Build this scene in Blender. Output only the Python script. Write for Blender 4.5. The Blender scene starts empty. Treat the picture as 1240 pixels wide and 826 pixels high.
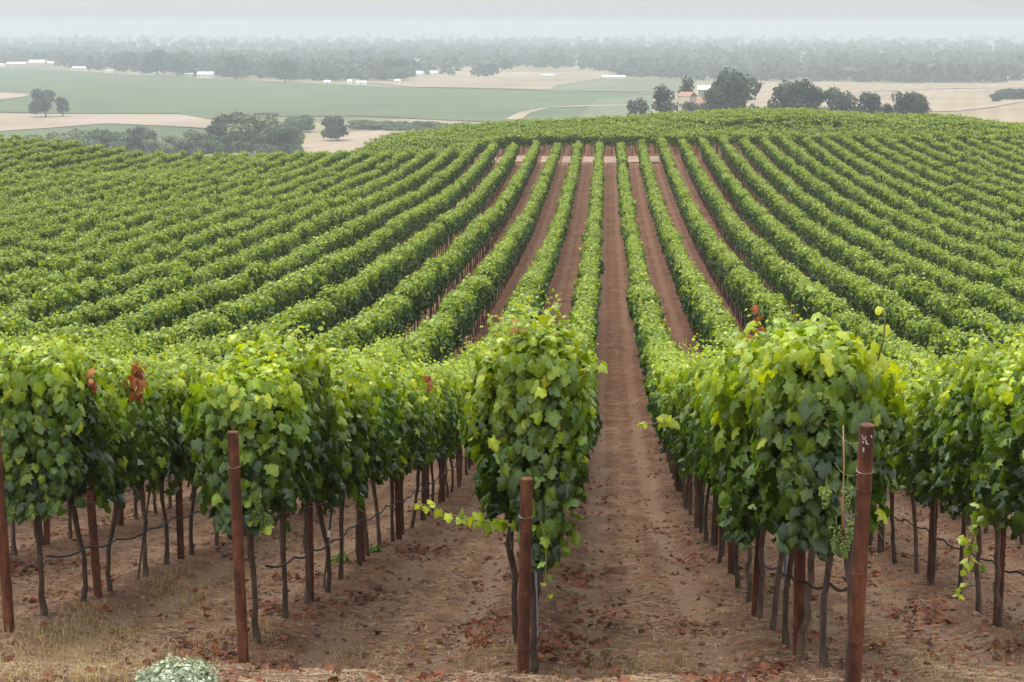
import bpy, bmesh, math, random
import numpy as np
from mathutils import Vector

random.seed(7)
RNG = np.random.default_rng(11)
S = bpy.context.scene
COL = S.collection
PI = math.pi

# ------------------------------------------------------------------ camera
FOC = 2126.0 / 1240.0            # focal length in picture widths
PITCH = math.atan(383 / 2126.0)
YAW = math.atan(115.5 / 2126.0 * math.cos(PITCH))
_h = np.array([-math.sin(YAW), math.cos(YAW), 0.0])
_r = np.array([math.cos(YAW), math.sin(YAW), 0.0])
_k = np.array([0, 0, 1.0])
FWD = _h * math.cos(PITCH) - _k * math.sin(PITCH)
UPV = _h * math.sin(PITCH) + _k * math.cos(PITCH)


def px_ray(x, y):
    return FWD + _r * (x - 620) / 2126.0 + UPV * (413 - y) / 2126.0


def on_plane(x, y, z):
    """world point at height z seen at photo pixel (x, y)"""
    d = px_ray(x, y)
    return d * (z / d[2])


def at_row(X, x, y):
    d = px_ray(x, y)
    return d * (X / d[0])


def at_dist(x, y, D):
    d = px_ray(x, y)
    return d * (D / d[1])


def project(P):
    P = np.asarray(P, float)
    d = P @ FWD
    return 620 + 2126 * (P @ _r) / d, 413 - 2126 * (P @ UPV) / d


cam = bpy.data.cameras.new('camera')
cam.sensor_width = 36
cam.lens = 36 * FOC
cam.clip_start = 0.1
cam.clip_end = 30000
cam_o = bpy.data.objects.new('camera', cam)
COL.objects.link(cam_o)
cam_o.rotation_euler = (PI / 2 - PITCH, 0, YAW)
S.camera = cam_o

# ------------------------------------------------------------------ world and light
S.view_settings.view_transform = 'Standard'
S.view_settings.look = 'None'
S.view_settings.gamma = 1
S.view_settings.use_curve_mapping = False
S.view_settings.exposure = 0.2
SUN_EL, SUN_AZ = math.radians(70), math.radians(-40)      # azimuth from +Y towards +X
w = bpy.data.worlds.new('World')
S.world = w
w.use_nodes = True
nt = w.node_tree
bg = nt.nodes['Background']
sky = nt.nodes.new('ShaderNodeTexSky')
sky.sky_type = 'NISHITA'
sky.sun_disc = False
sky.sun_elevation = SUN_EL
sky.sun_rotation = SUN_AZ
sky.air_density = 1.0
sky.dust_density = 2.0
sky.ozone_density = 1.0
hsv = nt.nodes.new('ShaderNodeHueSaturation')
hsv.inputs['Saturation'].default_value = 0.10
nt.links.new(sky.outputs[0], hsv.inputs['Color'])
gam = nt.nodes.new('ShaderNodeGamma')          # an even overcast: the clear sky's contrast is flattened
gam.inputs['Gamma'].default_value = 0.45
scl = nt.nodes.new('ShaderNodeVectorMath')
scl.operation = 'SCALE'
scl.inputs['Scale'].default_value = 5.0
tnt = nt.nodes.new('ShaderNodeVectorMath')
tnt.operation = 'MULTIPLY'
tnt.inputs[1].default_value = (0.985, 1.0, 1.015)
nt.links.new(hsv.outputs[0], gam.inputs['Color'])
nt.links.new(gam.outputs[0], tnt.inputs[0])
nt.links.new(tnt.outputs[0], scl.inputs[0])
wtc = nt.nodes.new('ShaderNodeTexCoord')        # overcast sky: brighter overhead than at the horizon
wsep = nt.nodes.new('ShaderNodeSeparateXYZ')
wmr = nt.nodes.new('ShaderNodeMapRange')
wmr.inputs['To Min'].default_value = 0.60
wmr.inputs['To Max'].default_value = 1.85
nt.links.new(wtc.outputs['Generated'], wsep.inputs[0])
nt.links.new(wsep.outputs[2], wmr.inputs['Value'])
scl2 = nt.nodes.new('ShaderNodeVectorMath')
scl2.operation = 'SCALE'
nt.links.new(scl.outputs[0], scl2.inputs[0])
nt.links.new(wmr.outputs[0], scl2.inputs['Scale'])
nt.links.new(scl2.outputs[0], bg.inputs['Color'])
bg.inputs['Strength'].default_value = 0.13
sl = bpy.data.lights.new('sun', 'SUN')
sl.energy = 1.5
sl.angle = math.radians(16)
sl.color = (1.0, 0.96, 0.9)
so = bpy.data.objects.new('sun', sl)
COL.objects.link(so)
sd = Vector((math.sin(SUN_AZ) * math.cos(SUN_EL), math.cos(SUN_AZ) * math.cos(SUN_EL), math.sin(SUN_EL)))
so.rotation_euler = sd.to_track_quat('Z', 'Y').to_euler()
S.cycles.use_denoising = True
S.cycles.use_adaptive_sampling = False
S.cycles.volume_bounces = 1
S.cycles.max_bounces = 8
S.cycles.transparent_max_bounces = 8


# ------------------------------------------------------------------ mesh builder
class MB:
    """collects vertices, faces, per-vertex colours and material slots, then makes one mesh"""
    def __init__(self):
        self.v, self.c, self.loops, self.sizes, self.mi = [], [], [], [], []
        self.n = 0

    def add(self, verts, faces, col=(1, 1, 1), mi=0):
        """faces: (M,k) index array or list of tuples"""
        verts = np.asarray(verts, np.float32).reshape(-1, 3)
        c = np.asarray(col, np.float32)
        if c.ndim == 1:
            c = np.tile(c[None, :3], (len(verts), 1))
        self.v.append(verts)
        self.c.append(c)
        if isinstance(faces, np.ndarray):
            M, k = faces.shape
            self.loops.append((faces + self.n).ravel().astype(np.int32))
            self.sizes.append(np.full(M, k, np.int32))
            self.mi.append(np.full(M, mi, np.int32))
        else:
            for f in faces:
                self.loops.append(np.asarray(f, np.int32) + self.n)
            self.sizes.append(np.array([len(f) for f in faces], np.int32))
            self.mi.append(np.full(len(faces), mi, np.int32))
        self.n += len(verts)

    def box(self, lo, hi, col=(1, 1, 1), mi=0):
        x0, y0, z0 = lo
        x1, y1, z1 = hi
        self.add([(x0, y0, z0), (x1, y0, z0), (x1, y1, z0), (x0, y1, z0), (x0, y0, z1), (x1, y0, z1), (x1, y1, z1), (x0, y1, z1)],
                 np.array([[0, 3, 2, 1], [4, 5, 6, 7], [0, 1, 5, 4], [1, 2, 6, 5], [2, 3, 7, 6], [3, 0, 4, 7]]), col, mi)

    def tube(self, pts, rad, sides=8, col=(1, 1, 1), mi=0, caps=True, jit=0.0):
        pts = np.asarray(pts, float)
        n = len(pts)
        rad = np.full(n, rad) if np.isscalar(rad) else np.asarray(rad, float)
        tang = np.gradient(pts, axis=0)
        tang /= np.linalg.norm(tang, axis=1)[:, None] + 1e-9
        ref = np.array([0, 0, 1.0]) if abs(tang[0][2]) < 0.8 else np.array([1.0, 0, 0])
        V = []
        u = np.cross(ref, tang[0])
        u /= np.linalg.norm(u)
        for i in range(n):
            u = u - tang[i] * (u @ tang[i])
            u /= np.linalg.norm(u) + 1e-9
            b = np.cross(tang[i], u)
            a = np.arange(sides) * 2 * PI / sides
            rr = rad[i] * (1 + jit * RNG.uniform(-1, 1, sides))
            V.append(pts[i] + (np.cos(a) * rr)[:, None] * u + (np.sin(a) * rr)[:, None] * b)
        V = np.concatenate(V)
        i, j = np.meshgrid(np.arange(n - 1), np.arange(sides), indexing='ij')
        i, j = i.ravel(), j.ravel()
        j2 = (j + 1) % sides
        F = np.stack([i * sides + j, i * sides + j2, (i + 1) * sides + j2, (i + 1) * sides + j], 1)
        n0 = self.n
        self.add(V, F, col, mi)
        if caps:
            self.loops.append(np.arange(sides, dtype=np.int32)[::-1] + n0)
            self.loops.append(np.arange(sides, dtype=np.int32) + n0 + (n - 1) * sides)
            self.sizes.append(np.array([sides, sides], np.int32))
            self.mi.append(np.array([mi, mi], np.int32))

    def mesh(self, name, mats, smooth=False):
        me = bpy.data.meshes.new(name)
        v = np.concatenate(self.v)
        loops = np.concatenate(self.loops)
        sizes = np.concatenate(self.sizes)
        me.vertices.add(len(v))
        me.vertices.foreach_set('co', v.ravel())
        me.loops.add(len(loops))
        me.loops.foreach_set('vertex_index', loops)
        me.polygons.add(len(sizes))
        st = np.zeros(len(sizes), np.int32)
        st[1:] = np.cumsum(sizes)[:-1]
        me.polygons.foreach_set('loop_start', st)
        me.polygons.foreach_set('material_index', np.concatenate(self.mi))
        me.polygons.foreach_set('use_smooth', np.full(len(sizes), smooth))
        at = me.color_attributes.new('Col', 'FLOAT_COLOR', 'POINT')
        c = np.ones((len(v), 4), np.float32)
        c[:, :3] = np.concatenate(self.c)
        at.data.foreach_set('color', c.ravel())
        for m in (mats if isinstance(mats, (list, tuple)) else [mats]):
            me.materials.append(m)
        me.update(calc_edges=True)
        me.validate()
        return me

    def build(self, name, mats, parent=None, smooth=False):
        return link(name, self.mesh(name, mats, smooth), parent)


def link(name, data, parent=None):
    o = bpy.data.objects.new(name, data)
    COL.objects.link(o)
    if parent is not None:
        o.parent = parent
    return o


def tag(o, label=None, cat=None, group=None, kind=None):
    if label:
        o['label'] = label
    if cat:
        o['category'] = cat
    if group:
        o['group'] = group
    if kind:
        o['kind'] = kind
    return o


def empty(name, loc, rz=0.0):
    o = link(name, None)
    o.location = loc
    o.rotation_euler = (0, 0, rz)
    o.empty_display_size = 0.2
    return o


# ------------------------------------------------------------------ materials
def mat(name):
    m = bpy.data.materials.new(name)
    m.use_nodes = True
    n = m.node_tree
    p = n.nodes['Principled BSDF']
    return m, n, p


def N(n, t, **kw):
    nd = n.nodes.new(t)
    for k, v in kw.items():
        if k in nd.inputs.keys():
            nd.inputs[k].default_value = v
        else:
            setattr(nd, k, v)
    return nd


def ramp(n, stops):
    r = n.nodes.new('ShaderNodeValToRGB')
    el = r.color_ramp.elements
    while len(el) < len(stops):
        el.new(0.5)
    for e, (p, c) in zip(el, stops):
        e.position = p
        e.color = (*c, 1)
    return r


def leaf_material(name, trans=0.4, rough=0.42, spec=0.5, obj_var=0.25):
    m, n, p = mat(name)
    L = n.links.new
    a = N(n, 'ShaderNodeAttribute', attribute_name='Col')
    oi = N(n, 'ShaderNodeObjectInfo')
    mr = N(n, 'ShaderNodeMapRange')
    mr.inputs['To Min'].default_value = 1 - obj_var
    mr.inputs['To Max'].default_value = 1 + obj_var
    L(oi.outputs['Random'], mr.inputs['Value'])
    geo = N(n, 'ShaderNodeTexCoord')
    no = N(n, 'ShaderNodeTexNoise')
    no.inputs['Scale'].default_value = 28
    no.inputs['Detail'].default_value = 3
    L(geo.outputs['Object'], no.inputs['Vector'])
    nr = N(n, 'ShaderNodeMapRange')
    nr.inputs['From Min'].default_value = 0.3
    nr.inputs['From Max'].default_value = 0.7
    nr.inputs['To Min'].default_value = 0.8
    nr.inputs['To Max'].default_value = 1.2
    L(no.outputs['Fac'], nr.inputs['Value'])
    mm = N(n, 'ShaderNodeMath', operation='MULTIPLY')
    L(mr.outputs[0], mm.inputs[0])
    L(nr.outputs[0], mm.inputs[1])
    mx = N(n, 'ShaderNodeVectorMath', operation='SCALE')
    L(a.outputs['Color'], mx.inputs[0])
    L(mm.outputs[0], mx.inputs['Scale'])
    L(mx.outputs[0], p.inputs['Base Color'])
    p.inputs['Roughness'].default_value = rough
    p.inputs['Specular IOR Level'].default_value = spec
    tr = N(n, 'ShaderNodeBsdfTranslucent')
    tint = N(n, 'ShaderNodeVectorMath', operation='MULTIPLY')
    tint.inputs[1].default_value = (1.7, 1.6, 0.35)
    L(mx.outputs[0], tint.inputs[0])
    L(tint.outputs[0], tr.inputs['Color'])
    ms = N(n, 'ShaderNodeMixShader')
    ms.inputs[0].default_value = trans
    L(p.outputs[0], ms.inputs[1])
    L(tr.outputs[0], ms.inputs[2])
    L(ms.outputs[0], n.nodes['Material Output'].inputs['Surface'])
    return m


M = {}
M['leaf'] = leaf_material('vine_leaf', 0.32, 0.34, 0.5, 0.15)
M['far_leaf'] = leaf_material('vine_leaf_far', 0.22, 0.45, 0.4, 0.0)
M['dead_leaf'] = leaf_material('dead_leaf', 0.2, 0.7, 0.2, 0.1)
M['tree_leaf'] = leaf_material('tree_leaf', 0.15, 0.7, 0.2, 0.12)
M['grass'] = leaf_material('dry_grass', 0.25, 0.7, 0.2, 0.0)
M['shrub'] = leaf_material('silver_leaf', 0.15, 0.8, 0.2, 0.0)
M['grape'] = leaf_material('grape_skin', 0.25, 0.3, 0.5, 0.0)


def attr_material(name, rough=0.8, spec=0.3, scale=20, amp=0.35, bump=0.3, metal=0.0, stretch=(1, 1, 1)):
    m, n, p = mat(name)
    L = n.links.new
    a = N(n, 'ShaderNodeAttribute', attribute_name='Col')
    tc = N(n, 'ShaderNodeTexCoord')
    mp = N(n, 'ShaderNodeMapping')
    mp.inputs['Scale'].default_value = stretch
    L(tc.outputs['Object'], mp.inputs['Vector'])
    no = N(n, 'ShaderNodeTexNoise')
    no.inputs['Scale'].default_value = scale
    no.inputs['Detail'].default_value = 6
    L(mp.outputs[0], no.inputs['Vector'])
    nr = N(n, 'ShaderNodeMapRange')
    nr.inputs['From Min'].default_value = 0.25
    nr.inputs['From Max'].default_value = 0.75
    nr.inputs['To Min'].default_value = 1 - amp
    nr.inputs['To Max'].default_value = 1 + amp
    L(no.outputs['Fac'], nr.inputs['Value'])
    mx = N(n, 'ShaderNodeVectorMath', operation='SCALE')
    L(a.outputs['Color'], mx.inputs[0])
    L(nr.outputs[0], mx.inputs['Scale'])
    L(mx.outputs[0], p.inputs['Base Color'])
    p.inputs['Roughness'].default_value = rough
    p.inputs['Specular IOR Level'].default_value = spec
    p.inputs['Metallic'].default_value = metal
    b = N(n, 'ShaderNodeBump')
    b.inputs['Strength'].default_value = bump
    b.inputs['Distance'].default_value = 0.02
    L(no.outputs['Fac'], b.inputs['Height'])
    L(b.outputs[0], p.inputs['Normal'])
    return m


M['bark'] = attr_material('vine_bark', 0.9, 0.2, 25, 0.5, 0.8, stretch=(1, 1, 0.25))
M['plain'] = attr_material('painted', 0.6, 0.4, 6, 0.12, 0.05)
M['plastic'] = attr_material('black_hose', 0.55, 0.4, 10, 0.2, 0.0)
M['wire'] = attr_material('galvanised_wire', 0.45, 0.5, 30, 0.3, 0.0, 0.6)
M['grape_stem'] = attr_material('green_shoot', 0.6, 0.3, 30, 0.2, 0.0)
M['house'] = attr_material('house_wall', 0.8, 0.3, 0.6, 0.1, 0.0)


def rust_material():
    m, n, p = mat('rusty_steel')
    L = n.links.new
    tc = N(n, 'ShaderNodeTexCoord')
    oi = N(n, 'ShaderNodeObjectInfo')
    add = N(n, 'ShaderNodeVectorMath', operation='ADD')
    L(tc.outputs['Object'], add.inputs[0])
    L(oi.outputs['Random'], add.inputs[1])
    mp = N(n, 'ShaderNodeMapping')
    mp.inputs['Scale'].default_value = (1, 1, 0.35)
    L(add.outputs[0], mp.inputs['Vector'])
    n1 = N(n, 'ShaderNodeTexNoise')
    n1.inputs['Scale'].default_value = 9
    n1.inputs['Detail'].default_value = 8
    n1.inputs['Roughness'].default_value = 0.7
    L(mp.outputs[0], n1.inputs['Vector'])
    r = ramp(n, [(0.28, (0.020, 0.010, 0.007)), (0.44, (0.060, 0.021, 0.010)), (0.56, (0.125, 0.040, 0.017)), (0.72, (0.20, 0.085, 0.045))])
    L(n1.outputs['Fac'], r.inputs[0])
    L(r.outputs[0], p.inputs['Base Color'])
    p.inputs['Roughness'].default_value = 0.72
    p.inputs['Specular IOR Level'].default_value = 0.35
    n2 = N(n, 'ShaderNodeTexNoise')
    n2.inputs['Scale'].default_value = 60
    L(tc.outputs['Object'], n2.inputs['Vector'])
    b = N(n, 'ShaderNodeBump')
    b.inputs['Strength'].default_value = 0.35
    b.inputs['Distance'].default_value = 0.01
    L(n2.outputs['Fac'], b.inputs['Height'])
    L(b.outputs[0], p.inputs['Normal'])
    return m


M['rust'] = rust_material()


# ------------------------------------------------------------------ terrain
SP, X0 = 2.3, -0.73                       # row spacing, first row left of the aisle


def row_x(n):
    return X0 + SP * n


PATH0, PATH1, BLOCK_END = 194.0, 203.5, 262.0
_prof = [(-60, 1.0), (0, -1.65), (5, -2.6), (9, -3.6), (10.8, -4.12), (13.5, -4.95), (14.9, -5.38), (17.6, -6.03), (21.2, -6.68), (27.4, -8.03),
         (35, -9.5), (45, -11.0), (55, -12.05), (62, -12.5), (75, -13.3), (90, -14.05), (101, -14.5), (115, -15.0), (130, -15.3), (160, -15.45),
         (185, -15.2), (200, -14.95), (225, -14.8), (250, -15.1), (265, -15.9), (290, -18.8), (350, -28), (450, -45), (550, -56), (650, -60), (30000, -60)]
_left = [(-60, 0), (197, 0), (215, -3.0), (250, -10.0), (300, -15), (350, -14), (450, -8), (550, -2), (650, 0), (30000, 0)]
_dd = np.arange(-60, 760, 0.25)


def _smooth(a, sig):
    k = np.arange(-int(4 * sig), int(4 * sig) + 1)
    g = np.exp(-0.5 * (k / sig) ** 2)
    g /= g.sum()
    return np.convolve(np.pad(a, len(k) // 2, mode='edge'), g, mode='valid')


_pz = np.interp(_dd, *zip(*_prof))
_pz = _smooth(_pz, 6)
_lz = _smooth(np.interp(_dd, *zip(*_left)), 16)
_lat = [(-9.9, 62, .36), (-12.2, 77, .45), (-14.5, 92, .9), (-16.8, 106, .95), (-19.1, 121, .65), (-21.4, 136, .15), (-23.7, 150, 0), (-26, 165, -.35),
        (-28.3, 180, -.6), (-14.5, 57, .5), (-16.8, 66, .7), (-19.1, 75, .5), (-21.4, 84, .7), (-23.7, 93, .7), (-28.3, 111, .85), (-32.9, 130, .55),
        (-47, 186, -1.2), (-62, 180, .5), (-75, 180, .9), (22, 250, 1.2), (12, 250, .7), (62, 250, -.9), (42, 250, .4), (-30, 210, -2.8), (-30, 235, -2.6), (-15, 235, -1.7), (-8, 245, -.8), (0, 250, -.1)]
_lat += [(0, d, 0) for d in range(40, 215, 12)] + [(14, d, 0) for d in range(40, 205, 15)] + [(x, 195, 0) for x in (20, 40, 60)] + [(x, 25, 0) for x in range(-30, 31, 6)]
_lat += [(x, 700, 0) for x in range(-100, 101, 40)] + [(30, 130, 0), (45, 160, 0), (25, 90, 0), (-18, 35, .2), (-14, 45, .3)]
_lat = np.array(_lat, float)


def ground_z(X, Y, fine=True):
    X = np.asarray(X, float)
    Y = np.asarray(Y, float)
    z = np.interp(Y, _dd, _pz)
    lf = np.clip((-31 - X) / 16, 0, 1)
    lf = lf * lf * (3 - 2 * lf)
    z = z + lf * np.interp(Y, _dd, _lz)
    num = np.zeros(np.broadcast(X, Y).shape)
    den = np.full_like(num, 1e-4)
    sig = 9.0
    for (ax, ay, av) in _lat:
        wgt = np.exp(-(((X - ax) / sig) ** 2 + ((Y - ay) / (sig * 1.4)) ** 2))
        num += wgt * av
        den += wgt
    z = z + num / den
    # the valley floor rolls a little; a low dry hill to the right
    z = z + 22 * np.exp(-(((X - 135) / 112) ** 2 + ((Y - 715) / 95) ** 2))
    far = np.clip((Y - 600) / 300, 0, 1)
    z = z + far * (2.0 * np.sin(X / 310 + 1.1) * np.sin(Y / 420) + 9 * np.exp(-(((X - 330) / 170) ** 2 + ((Y - 1150) / 260) ** 2)))
    if fine:
        t = (X - X0) / SP
        berm = np.exp(-(((t - np.round(t)) * SP) / 0.42) ** 2) * 0.09 * ((Y > 10) & (Y < 262))
        z = z + berm * np.clip((Y - 10) / 3, 0, 1)
        rut = np.exp(-((np.abs((t - np.floor(t)) - 0.5) * SP - 0.55) / 0.16) ** 2) * 0.035
        z = z - rut * np.clip((Y - 8) / 4, 0, 1) * (Y < 200)
        z = z - 0.08 * np.clip((40 - Y) / 10, 0, 1) - 0.22 * np.exp(-((X + 0.6) / 0.9) ** 2 - ((Y - 12.9) / 1.0) ** 2) - 0.27 * np.exp(-((X + 2.6) / 3.2) ** 2 - ((Y - 13.7) / 1.3) ** 2)
        near = np.clip((60 - Y) / 20, 0, 1)
        z = z + near * (0.02 * np.sin(X * 3.1 + 1.7 * np.sin(Y * 1.3)) * np.sin(Y * 2.3 + np.sin(X * 1.9)) + 0.012 * np.sin(X * 7.7 + Y * 3.1) * np.sin(Y * 6.1 - X * 2.2))
    return z


def gz(x, y):
    return float(ground_z(np.array([x]), np.array([y]))[0])


def axis_pts(segs):
    out = []
    for a, b, st in segs:
        out += list(np.arange(a, b, st))
    out.append(segs[-1][1])
    return np.array(out)


def ground_material():
    m, n, p = mat('ground')
    L = n.links.new
    tc = N(n, 'ShaderNodeTexCoord')
    sx = N(n, 'ShaderNodeSeparateXYZ')
    L(tc.outputs['Object'], sx.inputs[0])

    def noise(scale, detail=6, rough=0.6, vec=None, st=None):
        q = N(n, 'ShaderNodeTexNoise')
        q.inputs['Scale'].default_value = scale
        q.inputs['Detail'].default_value = detail
        q.inputs['Roughness'].default_value = rough
        if st:
            mp = N(n, 'ShaderNodeMapping')
            mp.inputs['Scale'].default_value = st
            L(tc.outputs['Object'], mp.inputs['Vector'])
            L(mp.outputs[0], q.inputs['Vector'])
        else:
            L(tc.outputs['Object'], q.inputs['Vector'])
        return q.outputs['Fac']

    def mth(op, a, b=None, c=None):
        q = N(n, 'ShaderNodeMath', operation=op)
        for i, v in enumerate((a, b, c)):
            if v is None:
                continue
            if isinstance(v, (int, float)):
                q.inputs[i].default_value = v
            else:
                L(v, q.inputs[i])
        return q.outputs[0]

    def mixc(f, a, b):
        q = N(n, 'ShaderNodeMix', data_type='RGBA')
        if isinstance(f, (int, float)):
            q.inputs[0].default_value = f
        else:
            L(f, q.inputs[0])
        for i, v in ((6, a), (7, b)):
            if isinstance(v, tuple):
                q.inputs[i].default_value = (*v, 1)
            else:
                L(v, q.inputs[i])
        return q.outputs[2]

    # soil: brown with paler compacted wheel strips and straw down the middle of each aisle
    big = noise(0.7, 5)
    r1 = ramp(n, [(0.3, (0.142, 0.074, 0.043)), (0.5, (0.205, 0.114, 0.068)), (0.72, (0.27, 0.168, 0.106))])
    L(big, r1.inputs[0])
    fine = noise(14, 8, 0.7)
    r2 = ramp(n, [(0.28, (0.42, 0.42, 0.42)), (0.5, (1, 1, 1)), (0.74, (1.6, 1.55, 1.5))])
    L(fine, r2.inputs[0])
    q = N(n, 'ShaderNodeMix', data_type='RGBA', blend_type='MULTIPLY')
    q.inputs[0].default_value = 1
    L(r1.outputs[0], q.inputs[6])
    L(r2.outputs[0], q.inputs[7])
    soil = q.outputs[2]
    clump = noise(3.2, 7, 0.72)
    rc = ramp(n, [(0.34, (0.58, 0.56, 0.54)), (0.5, (1, 1, 1)), (0.66, (1.3, 1.27, 1.22))])
    L(clump, rc.inputs[0])
    q2 = N(n, 'ShaderNodeMix', data_type='RGBA', blend_type='MULTIPLY')
    q2.inputs[0].default_value = 1
    L(soil, q2.inputs[6])
    L(rc.outputs[0], q2.inputs[7])
    soil = q2.outputs[2]
    t = mth('FRACT', mth('DIVIDE', mth('SUBTRACT', sx.outputs[0], X0), SP))
    off = mth('ABSOLUTE', mth('SUBTRACT', t, 0.5))                      # 0 in the middle of an aisle, 0.5 on the row
    ln = noise(1.0, 6, 0.65, st=(1.2, 0.35, 1))
    lne = mth('MULTIPLY', mth('SUBTRACT', ln, 0.5), 0.25)
    o2 = mth('ADD', off, lne)
    wheel = N(n, 'ShaderNodeMapRange', interpolation_type='SMOOTHSTEP')
    L(mth('ABSOLUTE', mth('SUBTRACT', o2, 0.23)), wheel.inputs['Value'])
    wheel.inputs['From Min'].default_value = 0.04
    wheel.inputs['From Max'].default_value = 0.11
    wheel.inputs['To Min'].default_value = 1
    wheel.inputs['To Max'].default_value = 0
    soil = mixc(mth('MULTIPLY', wheel.outputs[0], 0.42), soil, (0.36, 0.25, 0.17))
    straw = N(n, 'ShaderNodeMapRange', interpolation_type='SMOOTHSTEP')
    L(o2, straw.inputs['Value'])
    straw.inputs['From Min'].default_value = 0.0
    straw.inputs['From Max'].default_value = 0.13
    straw.inputs['To Min'].default_value = 1
    straw.inputs['To Max'].default_value = 0
    st = noise(3.0, 8, 0.75, st=(1.6, 0.6, 1))
    str2 = N(n, 'ShaderNodeMapRange')
    L(st, str2.inputs['Value'])
    str2.inputs['From Min'].default_value = 0.48
    str2.inputs['From Max'].default_value = 0.68
    soil = mixc(mth('MULTIPLY', mth('MULTIPLY', straw.outputs[0], str2.outputs[0]), 0.55), soil, (0.44, 0.33, 0.20))
    # far soil under the vines is darker red
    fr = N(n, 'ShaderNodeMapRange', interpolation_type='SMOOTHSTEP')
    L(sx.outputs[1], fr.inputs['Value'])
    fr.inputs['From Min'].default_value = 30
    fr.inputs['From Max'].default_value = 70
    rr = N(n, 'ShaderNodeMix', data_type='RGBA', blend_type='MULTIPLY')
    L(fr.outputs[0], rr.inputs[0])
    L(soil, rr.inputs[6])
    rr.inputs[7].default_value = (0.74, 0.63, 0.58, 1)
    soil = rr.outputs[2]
    # valley: dry grass with greener patches
    v1 = noise(0.006, 6, 0.6)
    rv = ramp(n, [(0.35, (0.10, 0.12, 0.05)), (0.5, (0.24, 0.20, 0.11)), (0.62, (0.34, 0.27, 0.16)), (0.75, (0.14, 0.15, 0.07))])
    L(v1, rv.inputs[0])
    a = N(n, 'ShaderNodeAttribute', attribute_name='Col')
    sc = N(n, 'ShaderNodeSeparateColor')
    L(a.outputs['Color'], sc.inputs[0])
    edge = noise(0.5, 4)
    k = mth('ADD', sc.outputs[0], mth('MULTIPLY', mth('SUBTRACT', edge, 0.5), 0.3))
    kk = N(n, 'ShaderNodeMapRange')
    L(k, kk.inputs['Value'])
    kk.inputs['From Min'].default_value = 0.35
    kk.inputs['From Max'].default_value = 0.65
    col = mixc(kk.outputs[0], rv.outputs[0], soil)
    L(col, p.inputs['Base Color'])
    p.inputs['Roughness'].default_value = 0.95
    p.inputs['Specular IOR Level'].default_value = 0.15
    b1 = noise(9, 10, 0.75)
    b = N(n, 'ShaderNodeBump')
    b.inputs['Strength'].default_value = 1.0
    b.inputs['Distance'].default_value = 0.10
    L(b1, b.inputs['Height'])
    L(b.outputs[0], p.inputs['Normal'])
    return m


M['ground'] = ground_material()


def build_ground():
    xs = axis_pts([(-8000, -2000, 500), (-2000, -400, 80), (-400, -100, 12), (-100, -22, 1.5), (-22, -9, 0.3), (-9, 9, 0.12), (9, 18, 0.3), (18, 100, 1.5), (100, 500, 12), (500, 2000, 80), (2000, 8000, 500)])
    ys = axis_pts([(-40, 8, 1.5), (8, 34, 0.13), (34, 60, 0.4), (60, 270, 1.5), (270, 700, 8), (700, 2500, 50), (2500, 8600, 500)])
    Xg, Yg = np.meshgrid(xs, ys)
    Z = ground_z(Xg, Yg)
    V = np.stack([Xg, Yg, Z], -1).reshape(-1, 3)
    nx, ny = len(xs), len(ys)
    i, j = np.meshgrid(np.arange(ny - 1), np.arange(nx - 1), indexing='ij')
    i, j = i.ravel(), j.ravel()
    F = np.stack([i * nx + j, i * nx + j + 1, (i + 1) * nx + j + 1, (i + 1) * nx + j], 1)
    soil = np.clip((275 - Yg) / 12, 0, 1)
    lf = np.clip((-34 - Xg) / 6, 0, 1)
    soil = soil * (1 - lf * np.clip((Yg - 197) / 6, 0, 1))
    soil *= np.clip((170 - np.abs(Xg)) / 10, 0, 1)
    C = np.stack([soil.ravel()] * 3, 1)
    mb = MB()
    mb.add(V, F, C)
    tag(mb.build('ground', M['ground'], smooth=True), kind='structure')


build_ground()


# ------------------------------------------------------------------ leaves
_half = [(0.20, -0.14), (0.44, 0.0), (0.38, 0.22), (0.53, 0.46), (0.31, 0.58), (0.20, 0.82)]
_out = [(0, 0.04)] + _half + [(0, 1.0)] + [(-x, y) for x, y in reversed(_half)]
LEAF_FULL = np.array([(0, 0.34, 0.05)] + [(x, y, -0.38 * abs(x) ** 1.4 - 0.16 * max(y - 0.4, 0) ** 1.5 + 0.035 * ((i % 2) * 2 - 1)) for i, (x, y) in enumerate(_out)])
_no = len(_out)
LEAF_TONE = np.array([1.22, 1.25] + [0.92 if i % 2 else 1.04 for i in range(_no - 1)])
FACE_FULL = np.array([[0, 1 + i, 1 + (i + 1) % _no] for i in range(_no)])
LEAF_MID = np.array([(0, 0, 0), (0.46, 0.05, -0.1), (0.48, 0.55, -0.12), (0, 1, -0.08), (-0.48, 0.55, -0.12), (-0.46, 0.05, -0.1), (0, 0.4, 0.04)])
FACE_MID = np.array([[6, i, (i + 1) % 6] for i in range(6)])
LEAF_LOW = np.array([(0, 0, 0), (0.5, 0.42, -0.1), (0, 1, -0.04), (-0.5, 0.42, -0.1)])
FACE_LOW = np.array([[0, 1, 2, 3]])


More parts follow.
